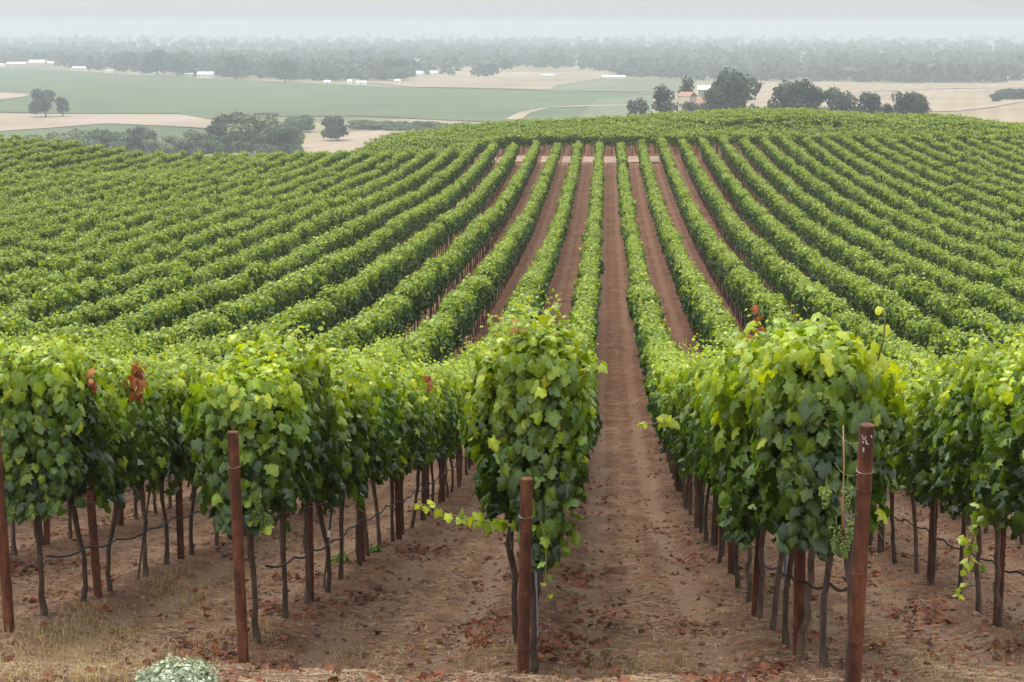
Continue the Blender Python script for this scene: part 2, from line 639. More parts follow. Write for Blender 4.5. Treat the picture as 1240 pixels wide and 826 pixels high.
def put_leaves(mb, pos, nrm, tip, size, col, tmpl=(LEAF_FULL, FACE_FULL), mi=0, curl=None):
    """scatter leaf blades: pos (N,3), normal, tip direction, size (N), colour (N,3)"""
    T, F = tmpl
    n = len(pos)
    nrm = nrm / (np.linalg.norm(nrm, axis=1)[:, None] + 1e-9)
    tip = tip - nrm * (tip * nrm).sum(1)[:, None]
    tip = tip / (np.linalg.norm(tip, axis=1)[:, None] + 1e-9)
    side = np.cross(tip, nrm)
    tz = T[None, :, 2] * (1.0 if curl is None else curl[:, None])
    V = (pos[:, None, :] + size[:, None, None] * (T[None, :, 0, None] * side[:, None, :] + (T[None, :, 1, None] - 0.3) * tip[:, None, :] + tz[..., None] * nrm[:, None, :]))
    k = len(T)
    FF = (F[None] + (np.arange(n) * k)[:, None, None]).reshape(-1, F.shape[1])
    cc = np.repeat(col, k, axis=0)
    if k == len(LEAF_FULL):
        cc = cc * np.tile(LEAF_TONE, n)[:, None]
    mb.add(V.reshape(-1, 3), FF, cc, mi)


OLD_SHADE = np.array([0.022, 0.050, 0.009])  # dark end: old leaves, and the shade painted on row sides
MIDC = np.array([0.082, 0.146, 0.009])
YOUNG_LIT = np.array([0.215, 0.300, 0.011])
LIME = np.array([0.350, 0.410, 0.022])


def leaf_colours(rng, age_light):
    """age 0 = old dark leaf and painted shade, 1 = young bright leaf and painted light"""
    age_light = np.clip(age_light, 0, 1)[:, None]
    c = np.where(age_light < 0.4, OLD_SHADE + (MIDC - OLD_SHADE) * age_light / 0.4, np.where(age_light < 0.8, MIDC + (YOUNG_LIT - MIDC) * (age_light - 0.4) / 0.4, YOUNG_LIT + (LIME - YOUNG_LIT) * (age_light - 0.8) / 0.2))
    return c * rng.uniform(0.8, 1.22, (len(age_light), 1))


def canopy(rng, mb, length=1.2, count=560, lo=1.02, hi=2.42, wid=0.46, tmpl=(LEAF_FULL, FACE_FULL), big=0.155, shoots=5, ends=(False, False), loc=None, mi=0, noise_seed=0, shoot_len=1.0, foot=1.0, shade_pow=2.4):
    """one vine's share of leaf wall: local x across the row, y along it, z up"""
    def half_width(y, z):
        t = (z - lo) / (hi - lo)
        return (foot + (1 - foot) * np.clip(t * 1.5, 0, 1)) * wid * (0.62 + 0.55 * np.sin(np.clip(t, 0, 1) * PI * 0.62 + 0.35)) * (1 + 0.16 * np.sin(y * 4.3 + noise_seed) + 0.12 * np.sin(z * 6.1 + y * 2.7 + 2 * noise_seed))
    n_side = int(count * 0.54)
    n_top = int(count * 0.24)
    n_in = count - n_side - n_top
    P, NN, TT, SS, AA = [], [], [], [], []
    # side walls
    y = rng.uniform(-length / 2 - 0.06, length / 2 + 0.06, n_side)
    z = lo + (hi - lo) * rng.beta(1.15, 1.0, n_side) - np.where(rng.random(n_side) < 0.10, rng.uniform(0, 0.22, n_side), 0)
    sgn = np.where(rng.random(n_side) < 0.5, -1.0, 1.0)
    x = sgn * half_width(y, z) * rng.uniform(0.72, 1.08, n_side)
    tilt = rng.normal(0.34, 0.34, n_side)
    yaw = rng.normal(0, 0.8, n_side)
    NN.append(np.stack([sgn * np.cos(tilt) * np.cos(yaw), np.cos(tilt) * np.sin(yaw), np.sin(tilt)], 1))
    TT.append(np.stack([sgn * 0.25 + rng.normal(0, 0.2, n_side), rng.normal(0, 0.38, n_side), np.full(n_side, -1.0)], 1))
    P.append(np.stack([x, y, z], 1))
    SS.append(big * rng.uniform(0.45, 1.22, n_side))
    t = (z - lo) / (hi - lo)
    AA.append((0.12 if shade_pow < 3 else 0.0) + 0.78 * np.clip(t, 0, 1) ** shade_pow + 0.16 * np.sin(y * 5.2 + noise_seed * 2) * np.sin(z * 4.6 + noise_seed + sgn) + rng.normal(0, 0.12, n_side) + np.where(rng.random(n_side) < 0.06, 0.5, 0))  # younger growth upwards, plus side shade put into the leaf colour
    # crown
    y = rng.uniform(-length / 2 - 0.05, length / 2 + 0.05, n_top)
    x = rng.uniform(-1, 1, n_top) * wid * 0.92
    z = hi - 0.14 * (x / wid) ** 2 + rng.normal(0, 0.09, n_top) + 0.07 * np.sin(y * 5 + noise_seed * 3)
    NN.append(np.stack([rng.normal(0, 0.5, n_top) + 0.5 * x / wid, rng.normal(0, 0.5, n_top), np.full(n_top, 1.0)], 1))
    a = rng.uniform(0, 2 * PI, n_top)
    TT.append(np.stack([np.cos(a), np.sin(a), rng.normal(-0.3, 0.4, n_top)], 1))
    P.append(np.stack([x, y, z], 1))
    SS.append(big * rng.uniform(0.5, 1.05, n_top))
    AA.append(rng.normal(0.80 if shade_pow < 3 else 0.66, 0.18, n_top))  # young crown leaves, brightened further by top light put into their colour
    # inner leaves that close the wall
    y = rng.uniform(-length / 2, length / 2, n_in)
    z = rng.uniform(lo + 0.02, hi - 0.1, n_in)
    x = rng.uniform(-1, 1, n_in) * half_width(y, z) * 0.6
    NN.append(rng.normal(0, 1, (n_in, 3)) + np.array([0, 0, 0.3]))
    TT.append(rng.normal(0, 0.5, (n_in, 3)) + np.array([0, 0, -1.0]))
    P.append(np.stack([x, y, z], 1))
    SS.append(big * rng.uniform(0.8, 1.2, n_in))
    AA.append(rng.normal(0.12, 0.08, n_in))  # inner leaves set dark: shade of the gaps put into their colour
    # the cut ends of a row
    for e, on in zip((-1, 1), ends):
        if not on:
            continue
        m = int(count * 0.28)
        z = rng.uniform(lo - 0.1, hi, m)
        x = rng.uniform(-1, 1, m) * half_width(0 * z, z) * 0.95
        y = e * (length / 2 + rng.uniform(-0.1, 0.14, m) + 0.12 * np.cos(x / wid * 1.4))
        NN.append(np.stack([rng.normal(0, 0.45, m) + x / wid * 0.6, np.full(m, 1.0 * e), rng.normal(0.5, 0.35, m)], 1))
        TT.append(np.stack([rng.normal(0, 0.4, m), 0.3 * e + rng.normal(0, 0.2, m), np.full(m, -1.0)], 1))
        P.append(np.stack([x, y, z], 1))
        SS.append(big * rng.uniform(0.6, 1.2, m))
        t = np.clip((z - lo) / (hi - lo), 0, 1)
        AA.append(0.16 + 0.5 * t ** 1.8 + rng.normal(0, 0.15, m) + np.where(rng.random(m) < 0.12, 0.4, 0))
    # shoots standing out of the crown
    for s in range(shoots):
        y0 = rng.uniform(-length / 2, length / 2)
        x0 = rng.uniform(-0.8, 0.8) * wid
        ln = rng.uniform(0.15, 0.5) * shoot_len
        d = np.array([x0 * 0.8 + rng.normal(0, 0.3), rng.normal(0, 0.35), 1.0])
        d /= np.linalg.norm(d)
        m = int(6 + ln * 14)
        q = np.linspace(0, 1, m)
        pos = np.array([x0, y0, hi - 0.1]) + (q * ln)[:, None] * d + rng.normal(0, 0.025, (m, 3))
        pos[:, 2] -= 0.12 * q ** 2 * ln
        a = np.arange(m) * 2.4 + rng.uniform(0, 6)
        out = np.stack([np.cos(a), np.sin(a), np.zeros(m)], 1)
        P.append(pos + out * 0.05)
        NN.append(out * 0.6 + np.array([0, 0, 0.8]) + rng.normal(0, 0.3, (m, 3)))
        TT.append(out + np.array([0, 0, -0.35]))
        SS.append(big * (0.78 - 0.52 * q) * rng.uniform(0.8, 1.1, m))
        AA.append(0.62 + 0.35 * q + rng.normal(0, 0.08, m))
    P, NN, TT, SS, AA = map(np.concatenate, (P, NN, TT, SS, AA))
    if loc is not None:
        P = P + loc
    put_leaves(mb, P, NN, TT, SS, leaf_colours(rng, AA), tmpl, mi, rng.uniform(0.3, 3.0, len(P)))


# ------------------------------------------------------------------ the vine kit
BARK = (0.080, 0.055, 0.040)


def trunk_pts(rng, h=1.12, lean=0.05):
    z = np.linspace(-0.12, h, 9)
    wx = np.cumsum(rng.normal(0, 0.014, 9)) + np.linspace(0, rng.normal(0, lean), 9)
    wy = np.cumsum(rng.normal(0, 0.014, 9)) + np.linspace(0, rng.normal(0, lean), 9)
    return np.stack([wx - wx[0], wy - wy[0], z], 1)


def trunk_mesh(rng, name, col=BARK, r=0.028, arms=(-1, 1)):
    mb = MB()
    p = trunk_pts(rng)
    rr = r * np.array([1.35, 1.2, 1.0, 0.95, 0.9, 0.92, 0.95, 1.1, 1.15])
    mb.tube(p, rr, 8, col, jit=0.16)
    for s in arms:                                    # the arms trained along the wire
        q = np.stack([np.linspace(p[-1][0], 0, 6), p[-1][1] + s * np.linspace(0, 0.55, 6), 1.08 + 0.05 * np.sin(np.linspace(0, PI, 6)) + rng.normal(0, 0.01, 6)], 1)
        mb.tube(q, np.linspace(0.026, 0.014, 6), 6, col, jit=0.15)
    return mb.mesh(name, M['bark'], smooth=True)


N_FOL, N_TR = 16, 8
FOL = []
for i in range(N_FOL):
    rg = np.random.default_rng(100 + i)
    mb = MB()
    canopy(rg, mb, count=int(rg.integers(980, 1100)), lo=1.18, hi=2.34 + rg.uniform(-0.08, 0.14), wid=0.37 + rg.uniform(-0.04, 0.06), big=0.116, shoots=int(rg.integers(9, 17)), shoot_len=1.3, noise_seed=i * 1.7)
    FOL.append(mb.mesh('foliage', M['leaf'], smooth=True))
FOL_FAR = []
for i in range(N_FOL):
    rg = np.random.default_rng(200 + i)
    mb = MB()
    canopy(rg, mb, count=440, big=0.140, tmpl=(LEAF_MID, FACE_MID), shoots=6, hi=2.3 + rg.normal(0, 0.12), shade_pow=4.0, wid=0.31 + rg.normal(0, 0.06), lo=1.05, noise_seed=rg.uniform(0, 6))  # steeper grading paints more shade onto the far row sides
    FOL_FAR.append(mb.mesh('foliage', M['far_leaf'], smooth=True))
TRK = []
for i in range(N_TR):
    c = np.array(BARK) * (1.0 if i % 3 else 1.5)
    TRK.append(trunk_mesh(np.random.default_rng(300 + i), 'trunk', tuple(c)))

END_TRUNK = trunk_mesh(np.random.default_rng(333), 'trunk', arms=(1,))

ORD = ['first', 'second', 'third', 'fourth', 'fifth', 'sixth', 'seventh', 'eighth', 'ninth', 'tenth', 'eleventh', 'twelfth', 'thirteenth', 'fourteenth',
       'fifteenth', 'sixteenth', 'seventeenth', 'eighteenth', 'nineteenth', 'twentieth']


def ordinal(k):
    if k < 20:
        return ORD[k]
    tens = {2: 'twenty', 3: 'thirty', 4: 'forty', 5: 'fifty'}[(k + 1) // 10]
    u = (k + 1) % 10
    return tens + '-' + ORD[u - 1] if u else tens[:-1] + 'ieth'


def row_words(n):
    side, k = ('left', -n) if n <= 0 else ('right', n - 1)
    return f'{"row" if k == 0 else ORD[k] + " row"} {side} of the dirt aisle'


END_D = {1: 10.55, 0: 12.75, -1: 14.03, -2: 14.96, 2: 9.6, 3: 9.0, 4: 9.0}   # where the end post stands
FIRST_D = {1: 10.95, 0: 13.75, -1: 14.84, -2: 15.75, 2: 10.4}


def row_start(n):
    if n in FIRST_D:
        return FIRST_D[n]
    return 9.8 if n > 0 else 15.75 + 0.95 * (-2 - n)


VSP = 1.2
NEAR_END = 46.0
PICK_END = 80.0            # vines that show in the photo are picked from the rows up to here
SHOWN = {-11:(11,14), -10:(7,9,12,14,17), -9:(6,8,9,11,14,18,19), -8:(7,8,9,11,12,13,14,16,18,21,26), -7:(4,5,6,8,9,10,11,12,13,14,16,18,20,21,22,25,26,28), -6:(4,5,6,7,8,10,12,14,15,16,17,18,20,21,22,23,25,26,27,30), -5:(8,9,10,11,12,13,14,16,17,18,19,20,21,22,23,24,26,27,30,31,32,33,36,38), -4:(12,13,14,15,16,19,24,25,26,27,28,29,30,31,32,33,34,35,37,38,39,40,42,43,45), -3:(2,3,4,7,8,9,10,22,26,27,29,30,32,33,34,36,37,39,40,42,44,45,46,48,49), -2:(0,1,2,3,4,5,6,7,20,21,23,25,26,27,29,30,32,33,34,36,37,38,39,41,42,43,44,49,52), -1:(0,1,2,3,4,5,6,7,8,9,10,11,12,13,14,15,16,17,19,24,36,45,47), 0:(0,1,2,3,5,23,38,39,45), 1:(0,1,2,3,4,5,6,7,8,9,10,11,12,13,14,15,16,17,18,20,21,23,24,25,30,35,38,41,45,47), 2:(0,1,2,3,4,5,6,7,8,35,36,37,40,42,43,45,46,47,48), 3:(34,35,40,44,48), 4:(18,21,22,25,29,31,33,36,40,41,42), 5:(12,13,14,16,17,18,19,20,21,22,23,25,26,27,29,31,32,35), 6:(13,14,15,17,19,20,21,22,25), 7:(10,11,12,13,14,16,20,23), 8:(13,15)}


def in_view(X, Y, z, mx=40, my=60):
    x, y = project((X, Y, z))
    return -mx < x < 1240 + mx and y < 826 + my


vines_near, vines_far, pick = [], [], {}
for n in range(-75, 76):
    X = row_x(n)
    rg = np.random.default_rng(5000 + n)
    k = 0
    D = row_start(n)
    while D < (PATH0 - 1.0 if n <= 2 else 200.5):
        px = 735.5 + 2126 * X / D
        m = 330 if D > 60 else 130
        if -m < px < 1240 + m:
            pick.setdefault(n, []).append((D, X)) if D < PICK_END else vines_far.append((n, D, X))
        D += VSP + rg.uniform(-0.05, 0.05)
for k in range(26):                                       # the block beyond the path, rows along the path
    D = PATH1 + 1.2 + 2.3 * k
    X = -30.5 + 0.4 * math.sin(k)
    while X < 0.29 * D:
        vines_far.append((999, D, X))
        X += VSP
for n, vs in pick.items():
    inside = 0
    for idx, (D, X) in enumerate(vs):
        px = 735.5 + 2126 * X / D
        if idx in SHOWN.get(n, ()) or not SHOWN:
            vines_near.append((n, D, X, idx, inside))
        else:
            vines_far.append((n, D, X))
        inside += 0 < px < 1240
print('vines near', len(vines_near), 'far', len(vines_far))

CUSTOM = {}                       # (n, index) -> label start, filled for the vines at the ends of rows
CUSTOM[(0, 0)] = dict(count=1550, hi=2.72, wid=0.29, big=0.122, shoots=26, shoot_len=1.25, ends=(True, False), lo=1.15, length=1.0, loc=np.array([0.05, 0.25, 0]), foot=0.5)
CUSTOM[(0, 1)] = dict(count=1200, hi=2.58, wid=0.33, big=0.12, shoots=12, lo=1.2)
CUSTOM[(1, 0)] = dict(count=520, hi=2.08, wid=0.26, big=0.12, shoots=2, ends=(True, False), lo=1.12, length=0.45, loc=np.array([-0.12, 0.95, 0]), shoot_len=0.7)
CUSTOM[(1, 1)] = dict(count=1400, hi=2.20, wid=0.37, big=0.118, shoots=8, ends=(True, False), lo=1.12, loc=np.array([-0.08, 0.3, 0]), shoot_len=0.9)
CUSTOM[(1, 2)] = dict(count=1400, hi=2.42, wid=0.44, big=0.118, shoots=11, lo=1.12, loc=np.array([-0.10, 0, 0]))
CUSTOM[(1, 3)] = dict(count=1400, hi=2.50, wid=0.44, big=0.118, shoots=12, lo=1.12, loc=np.array([-0.06, 0, 0]))
CUSTOM[(1, 4)] = dict(count=1300, hi=2.45, wid=0.41, big=0.118, shoots=10, lo=1.12)
CUSTOM[(-1, 0)] = dict(count=1350, hi=2.42, wid=0.36, big=0.118, shoots=16, ends=(True, False), lo=1.28, length=1.0, loc=np.array([0.0, 0.22, 0]))
CUSTOM[(-2, 0)] = dict(count=1350, hi=2.44, wid=0.36, big=0.118, shoots=14, ends=(True, False), lo=1.2, length=1.1, loc=np.array([0.0, 0.22, 0]))
vine_of = {}


def make_vine(n, idx, D, X):
    rg = np.random.default_rng(9000 + n * 131 + idx)
    z = gz(X, D)
    root = empty('grapevine', (X + (0.16 if (n, idx) == (0, 0) else rg.normal(0, 0.03)), D + (0.2 if (n, idx) == (0, 0) else 0), z))
    tr = link('trunk', TRK[int(rg.integers(N_TR))], root)
    tr.rotation_euler = (rg.normal(0, 0.03), rg.normal(0, 0.03), rg.uniform(0, 0.2) + (PI if rg.random() < 0.5 else 0))
    if idx == 0 and -2 <= n <= 1:
        tr.data = END_TRUNK
        tr.rotation_euler = (0.02, 0.02, 0.1)
    if (n, idx) in CUSTOM:
        mb = MB()
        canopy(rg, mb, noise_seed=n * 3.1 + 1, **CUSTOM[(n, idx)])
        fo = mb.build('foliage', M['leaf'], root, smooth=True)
    else:
        fo = link('foliage', (FOL if D < 44 else FOL_FAR)[int(rg.integers(N_FOL))], root)
        fo.rotation_euler = (0, 0, PI if rg.random() < 0.5 else 0)
        fo.scale = (rg.uniform(0.9, 1.12), 1.03, rg.uniform(0.97, 1.06))
    return root


for (n, D, X, idx, inside) in vines_near:
    root = make_vine(n, idx, D, X)
    vine_of[(n, idx)] = root
    if -2 <= n <= 1:
        lab = f'leafy grapevine, {ordinal(idx)} from the rusty end post, {row_words(n)}'
    else:
        lab = f"leafy grapevine, {ordinal(inside)} in from the photo's {'left' if n < 0 else 'right'} edge, {row_words(n)}"
    tag(root, lab, 'grapevine', 'grapevines in the near rows')


# ------------------------------------------------------------------ the far part of the vineyard: one mass of rows
def build_far():
    leaves = MB()
    wood = MB()
    rg = np.random.default_rng(77)
    pts = np.array([(X, D) for (_n, D, X) in vines_far])
    gzv = ground_z(pts[:, 0], pts[:, 1])
    for (X, D), z in zip(pts, gzv):
        if D < 44:
            cnt, big, tm, sh = 800, 0.122, (LEAF_FULL, FACE_FULL), 8
        elif D < 80:
            cnt, big, tm, sh = 420, 0.140, (LEAF_MID, FACE_MID), 6
        elif D < 120:
            cnt, big, tm, sh = 320, 0.155, (LEAF_LOW, FACE_LOW), 6
        elif D < 200:
            cnt, big, tm, sh = 210, 0.185, (LEAF_LOW, FACE_LOW), 5
        else:
            cnt, big, tm, sh = 100, 0.26, (LEAF_LOW, FACE_LOW), 2
        cross = D > PATH1
        n_before = len(leaves.v)
        canopy(rg, leaves, count=cnt, big=big, tmpl=tm, shoots=sh, hi=2.3 + rg.normal(0, 0.12), shade_pow=4.0, wid=0.31 + rg.normal(0, 0.06), lo=1.05, loc=None if cross else np.array([X + rg.normal(0, 0.04), D, z]), noise_seed=rg.uniform(0, 6))  # same steep grading: side shade painted in the leaf colours
        if cross:                                           # the block beyond the path is planted along the path
            v_ = leaves.v[-1]
            leaves.v[-1] = np.stack([X + v_[:, 1], D - v_[:, 0] + rg.normal(0, 0.05), z + v_[:, 2]], 1).astype(np.float32)
        if D < 210:
            p = np.array([X, D, z]) + np.stack([rg.normal(0, 0.03, 3), rg.normal(0, 0.03, 3), np.array([-0.05, 0.5, 1.15])], 1)
            wood.tube(p, 0.036, 4 if D > 75 else 5, np.array(BARK) * rg.uniform(0.8, 1.5), mi=1, caps=False)
    leaves.v += wood.v
    leaves.c += wood.c
    leaves.loops += [l + leaves.n for l in wood.loops]
    leaves.sizes += wood.sizes
    leaves.mi += wood.mi
    o = leaves.build('vineyard_rows', [M['far_leaf'], M['bark']], smooth=True)
    tag(o, 'green vine rows running over the far hillside', 'vineyard', kind='stuff')


build_far()


# ------------------------------------------------------------------ cross path
def draped(name, poly_or_strip, material, dz, label=None):
    pass


def path_strip():
    xs = np.arange(-60, 6.1, 2.0)
    ys = np.linspace(PATH0 + 1.0, PATH1 - 1.0, 6)
    Xg, Yg = np.meshgrid(xs, ys)
    Z = ground_z(Xg, Yg) + 0.03
    nx, ny = len(xs), len(ys)
    i, j = np.meshgrid(np.arange(ny - 1), np.arange(nx - 1), indexing='ij')
    i, j = i.ravel(), j.ravel()
    F = np.stack([i * nx + j, i * nx + j + 1, (i + 1) * nx + j + 1, (i + 1) * nx + j], 1)
    mb = MB()
    mb.add(np.stack([Xg, Yg, Z], -1).reshape(-1, 3), F, (0.27, 0.19, 0.135))
    tag(mb.build('dirt_path', attr_material('path_dirt', 0.95, 0.1, 0.8, 0.25, 0.1), smooth=True), kind='structure')


path_strip()


# ------------------------------------------------------------------ posts
def pipe_post(h, r=0.047, lean=(0, 0)):
    """rusted steel pipe end post with a capped top and joint rings"""
    mb = MB()
    zs = [-0.5, 0.0, 0.35, 0.352, 0.37, 0.372, 0.8, 0.802, 0.815, 0.817, h - 0.42, h - 0.418, h - 0.405, h - 0.403, h - 0.03, h - 0.006, h]
    rs = [r, r, r, r * 1.06, r * 1.06, r, r, r * 1.05, r * 1.05, r, r, r * 1.06, r * 1.06, r, r, r * 1.0, r * 0.86]
    p = np.array([(lean[0] * z / h, lean[1] * z / h, z) for z in zs])
    mb.tube(p, np.array(rs), 16)
    return mb


def end_post(X, D, h, lean, label):
    z = gz(X, D)
    root = empty('end_post', (X, D, z))
    pipe_post(h, lean=lean).build('pipe', M['rust'], root, smooth=False)
    # wire wrapped round the pipe near the top
    mb = MB()
    for zz, tw in ((h - 0.3, 0.0), (h - 0.29, 0.012)):
        a = np.linspace(0, 2 * PI, 20)
        mb.tube(np.stack([lean[0] * zz / h + 0.050 * np.cos(a), lean[1] * zz / h + 0.050 * np.sin(a), zz + tw * np.sin(a)], 1), 0.0025, 5, (0.22, 0.2, 0.18))
    mb.build('wire_tie', M['wire'], root)
    tag(root, label, 'post', 'rusty end posts')
    return root


e_m2 = end_post(-5.33, 14.85, 1.98, (-0.03, -0.02), 'rusty pipe end post leaning left, cut by the left edge of the photo')
e_m1 = end_post(-3.03, 14.03, 2.02, (-0.03, -0.03), 'rusty pipe end post with wire tie, second from the left, in dry grass')
e_0 = end_post(-0.60, 12.75, float(at_dist(634, 578, 12.75)[2]) - gz(-0.60, 12.75), (0.03, -0.02), 'dark rusty end post under the vine at the left of the dirt aisle')
e_1 = end_post(1.58, 10.55, 1.76, (0.01, -0.10), 'tallest rusty end post with white scuffs on top, right of the dirt aisle')
# white scuff marks on the top of the right post
mb = MB()
for k in range(9):
    a = -PI / 2 + random.uniform(-0.7, 0.5)
    zz = 1.76 - random.uniform(0.06, 0.2)
    c = np.array([0.01 * zz / 1.76 + 0.0478 * math.cos(a), -0.10 * zz / 1.76 + 0.0478 * math.sin(a), zz])
    t = np.array([-math.sin(a), math.cos(a), 0])
    wd, hh = random.uniform(0.002, 0.005), random.uniform(0.005, 0.016)
    nn = np.array([math.cos(a), math.sin(a), 0]) * 0.002
    sl_ = np.array([0, 0, 1.0]) + t * random.uniform(-.6, .6)
    q = [c - t * wd - sl_ * hh, c + t * wd - sl_ * hh, c + t * wd + sl_ * hh, c - t * wd + sl_ * hh]
    mb.add(q + [v + nn for v in q], np.array([[4, 5, 6, 7], [0, 3, 2, 1], [0, 1, 5, 4], [1, 2, 6, 5], [2, 3, 7, 6], [3, 0, 4, 7]]), (0.42, 0.38, 0.34))
mb.build('scuff_marks', M['plain'], e_1)


def line_post_mesh():
    """rolled steel line post: channel section with a row of wire notches"""
    mb = MB()
    w_, d_, t_ = 0.045, 0.036, 0.006
    sec = [(-w_, -d_), (w_, -d_), (w_, -d_ + t_), (t_ + 0.008, -d_ + t_), (t_ + 0.008, d_), (-t_ - 0.008, d_), (-t_ - 0.008, -d_ + t_), (-w_, -d_ + t_)]
    h0, h1 = -0.4, 2.05
    k = len(sec)
    V = [(x, y, h0) for x, y in sec] + [(x, y, h1) for x, y in sec]
    F = [(i, (i + 1) % k, k + (i + 1) % k, k + i) for i in range(k)] + [tuple(range(k))[::-1], tuple(range(k, 2 * k))]
    mb.add(V, F)
    for z in np.arange(0.4, 2.0, 0.2):
        for s in (-1, 1):
            mb.box((s * w_ - 0.004, -d_ - 0.006, z), (s * w_ + 0.004, -d_ + 0.012, z + 0.02))
    return mb.mesh('post', M['rust'])


LP = line_post_mesh()
CLIP = None
n_posts = 0
POST_D = {1: 13.55, -1: 17.62, 0: 16.9, -2: 17.6, 2: 12.9, 3: 12.2}
for n in range(-12, 11):
    X = row_x(n)
    D = POST_D.get(n, row_start(n) + 2.5)
    i = 0
    while D < NEAR_END:
        px = 735.5 + 2126 * X / D
        if -90 < px < 1330:
            o = link('line_post', LP)
            o.location = (X + random.gauss(0, 0.02), D, gz(X, D))
            o.rotation_euler = (random.gauss(0, 0.015), random.gauss(0, 0.02), random.gauss(0, 0.15))
            if -2 <= n <= 1:
                lab = f'rusty steel line post, {ordinal(i)} behind the end post, {row_words(n)[:-19]} of the aisle'
            else:
                lab = f"rusty steel line post, {ordinal(i)} from photo's {'left' if n < 0 else 'right'} edge, {row_words(n)[:-19]} of the aisle"
            tag(o, lab, 'post', 'steel line posts in the vine rows')
            i += 1
            n_posts += 1
        D += 3.65 + random.uniform(-0.08, 0.08)
print('posts', n_posts)


# ------------------------------------------------------------------ drip hoses and trellis wires
def along(n, d0, d1, h, step, sag, r, col, matk, name, label, cat, group, sides=6, lead=None):
    X = row_x(n)
    ys = np.arange(d0, d1, step)
    zz = ground_z(np.full_like(ys, X), ys, fine=False) + h - sag * np.sin(((ys - d0) % 1.2) / 1.2 * PI) + 0.012 * np.sin(ys * 1.7 + n)
    p = np.stack([X + 0.05 + 0.02 * np.sin(ys * 2.1 + n), ys, zz], 1)
    if lead is not None:
        p = np.concatenate([np.array(lead), p])
    mb = MB()
    mb.tube(p, r, sides, col)
    o = mb.build(name, M[matk], smooth=True)
    tag(o, label, cat, group)
    return o


for n in range(-5, 5):
    X = row_x(n)
    d0 = max(row_start(n) + 0.1, abs(X) / 0.36 if n < 0 else abs(X) / 0.26)
    along(n, d0, 44, 0.60, 0.3, 0.045, 0.011, (0.018, 0.018, 0.02), 'plastic', 'drip_hose', f'black drip hose sagging along the trunks of the {row_words(n)}', 'hose', 'drip hoses under the vines')
    along(n, END_D.get(n, d0) if n >= -2 and n < 2 else d0, 44, 1.06, 0.6, 0.0, 0.0028, (0.30, 0.29, 0.28), 'wire', 'trellis_wire', f'thin trellis wire under the leaves of the {row_words(n)}', 'wire', 'trellis wires', 5)



# ------------------------------------------------------------------ what hangs on and stands by the nearest vines
def shoot(root, pts, leaf, name='hanging_shoot', age_light=0.75, seed=0, every=0.075):
    """a trailing shoot with alternate leaves; pts are world points, made local to its vine"""
    rg = np.random.default_rng(seed)
    o = np.array(root.location)
    p = np.array(pts, float) - o
    q = np.linspace(0, 1, 24)
    t = np.linspace(0, 1, len(p))
    c = np.stack([np.interp(q, t, p[:, k]) for k in range(3)], 1)
    c = np.stack([_smooth(c[:, k], 1.2)[:24] for k in range(3)], 1)
    mb = MB()
    mb.tube(c, np.linspace(0.0075, 0.0035, 24), 5, (0.17, 0.17, 0.045), mi=1)
    L_ = np.linalg.norm(np.diff(c, axis=0), axis=1).sum()
    m = int(L_ / every)
    u = np.linspace(0.05, 1, m)
    pos = np.stack([np.interp(u, q, c[:, k]) for k in range(3)], 1) + rg.normal(0, 0.03, (m, 3))
    a = np.arange(m) * 2.5
    out = np.stack([np.cos(a), np.sin(a), 0 * a], 1)
    put_leaves(mb, pos + out * 0.03, out * 0.5 + np.array([0, -0.5, 0.7]) + rg.normal(0, 0.35, (m, 3)), out * 0.5 + np.array([0, 0, -0.8]), leaf * (1.1 - 0.65 * u) * rg.uniform(0.8, 1.15, m), leaf_colours(rg, age_light + 0.25 * u + rg.normal(0, 0.08, m)), curl=rg.uniform(0.5, 1.6, m))
    return mb.build(name, [M['leaf'], M['grape_stem']], root, smooth=True)


def cluster(root, P, length=0.15, seed=0):
    rg = np.random.default_rng(seed)
    o = np.array(P, float) - np.array(root.location)
    mb = MB()
    mb.tube([o + (0, 0, 0.07), o + (0.005, 0, 0), o + (0, 0, -length * 0.8)], 0.003, 5, (0.16, 0.18, 0.05))
    bm = bmesh.new()
    bmesh.ops.create_icosphere(bm, subdivisions=1, radius=1)
    sv = np.array([v.co[:] for v in bm.verts])
    sf = np.array([[v.index for v in f.verts] for f in bm.faces])
    bm.free()
    for k in range(70):
        t = rg.random() ** 0.8
        a = rg.uniform(0, 2 * PI)
        r = 0.042 * (1 - 0.7 * t) * math.sqrt(rg.uniform(0.3, 1))
        c = o + np.array([r * math.cos(a), r * math.sin(a), -length * t])
        mb.add(sv * rg.uniform(0.007, 0.0095) + c, sf, np.array([0.17, 0.24, 0.05]) * rg.uniform(0.8, 1.25))
    return mb.build('grape_cluster', M['grape'], root, smooth=True)


def withered(root, P, n, spread, cols, size, seed):
    rg = np.random.default_rng(seed)
    o = np.array(P, float) - np.array(root.location)
    mb = MB()
    pos = o + rg.normal(0, 1, (n, 3)) * np.array(spread)
    put_leaves(mb, pos, rg.normal(0, 0.8, (n, 3)) + np.array([0, -0.8, 0.3]), rg.normal(0, 0.5, (n, 3)) + np.array([0, 0, -1]), size * rg.uniform(0.6, 1.2, n), np.asarray(cols)[rg.integers(len(cols), size=n)] * rg.uniform(0.7, 1.3, (n, 1)), curl=rg.uniform(1.5, 4, n))
    return mb.build('withered_leaves', M['dead_leaf'], root, smooth=True)


def nearest_vine(n, D):
    return min(((abs(o.location.y - D), o) for (k, _i), o in vine_of.items() if k == n), key=lambda q: q[0])[1]


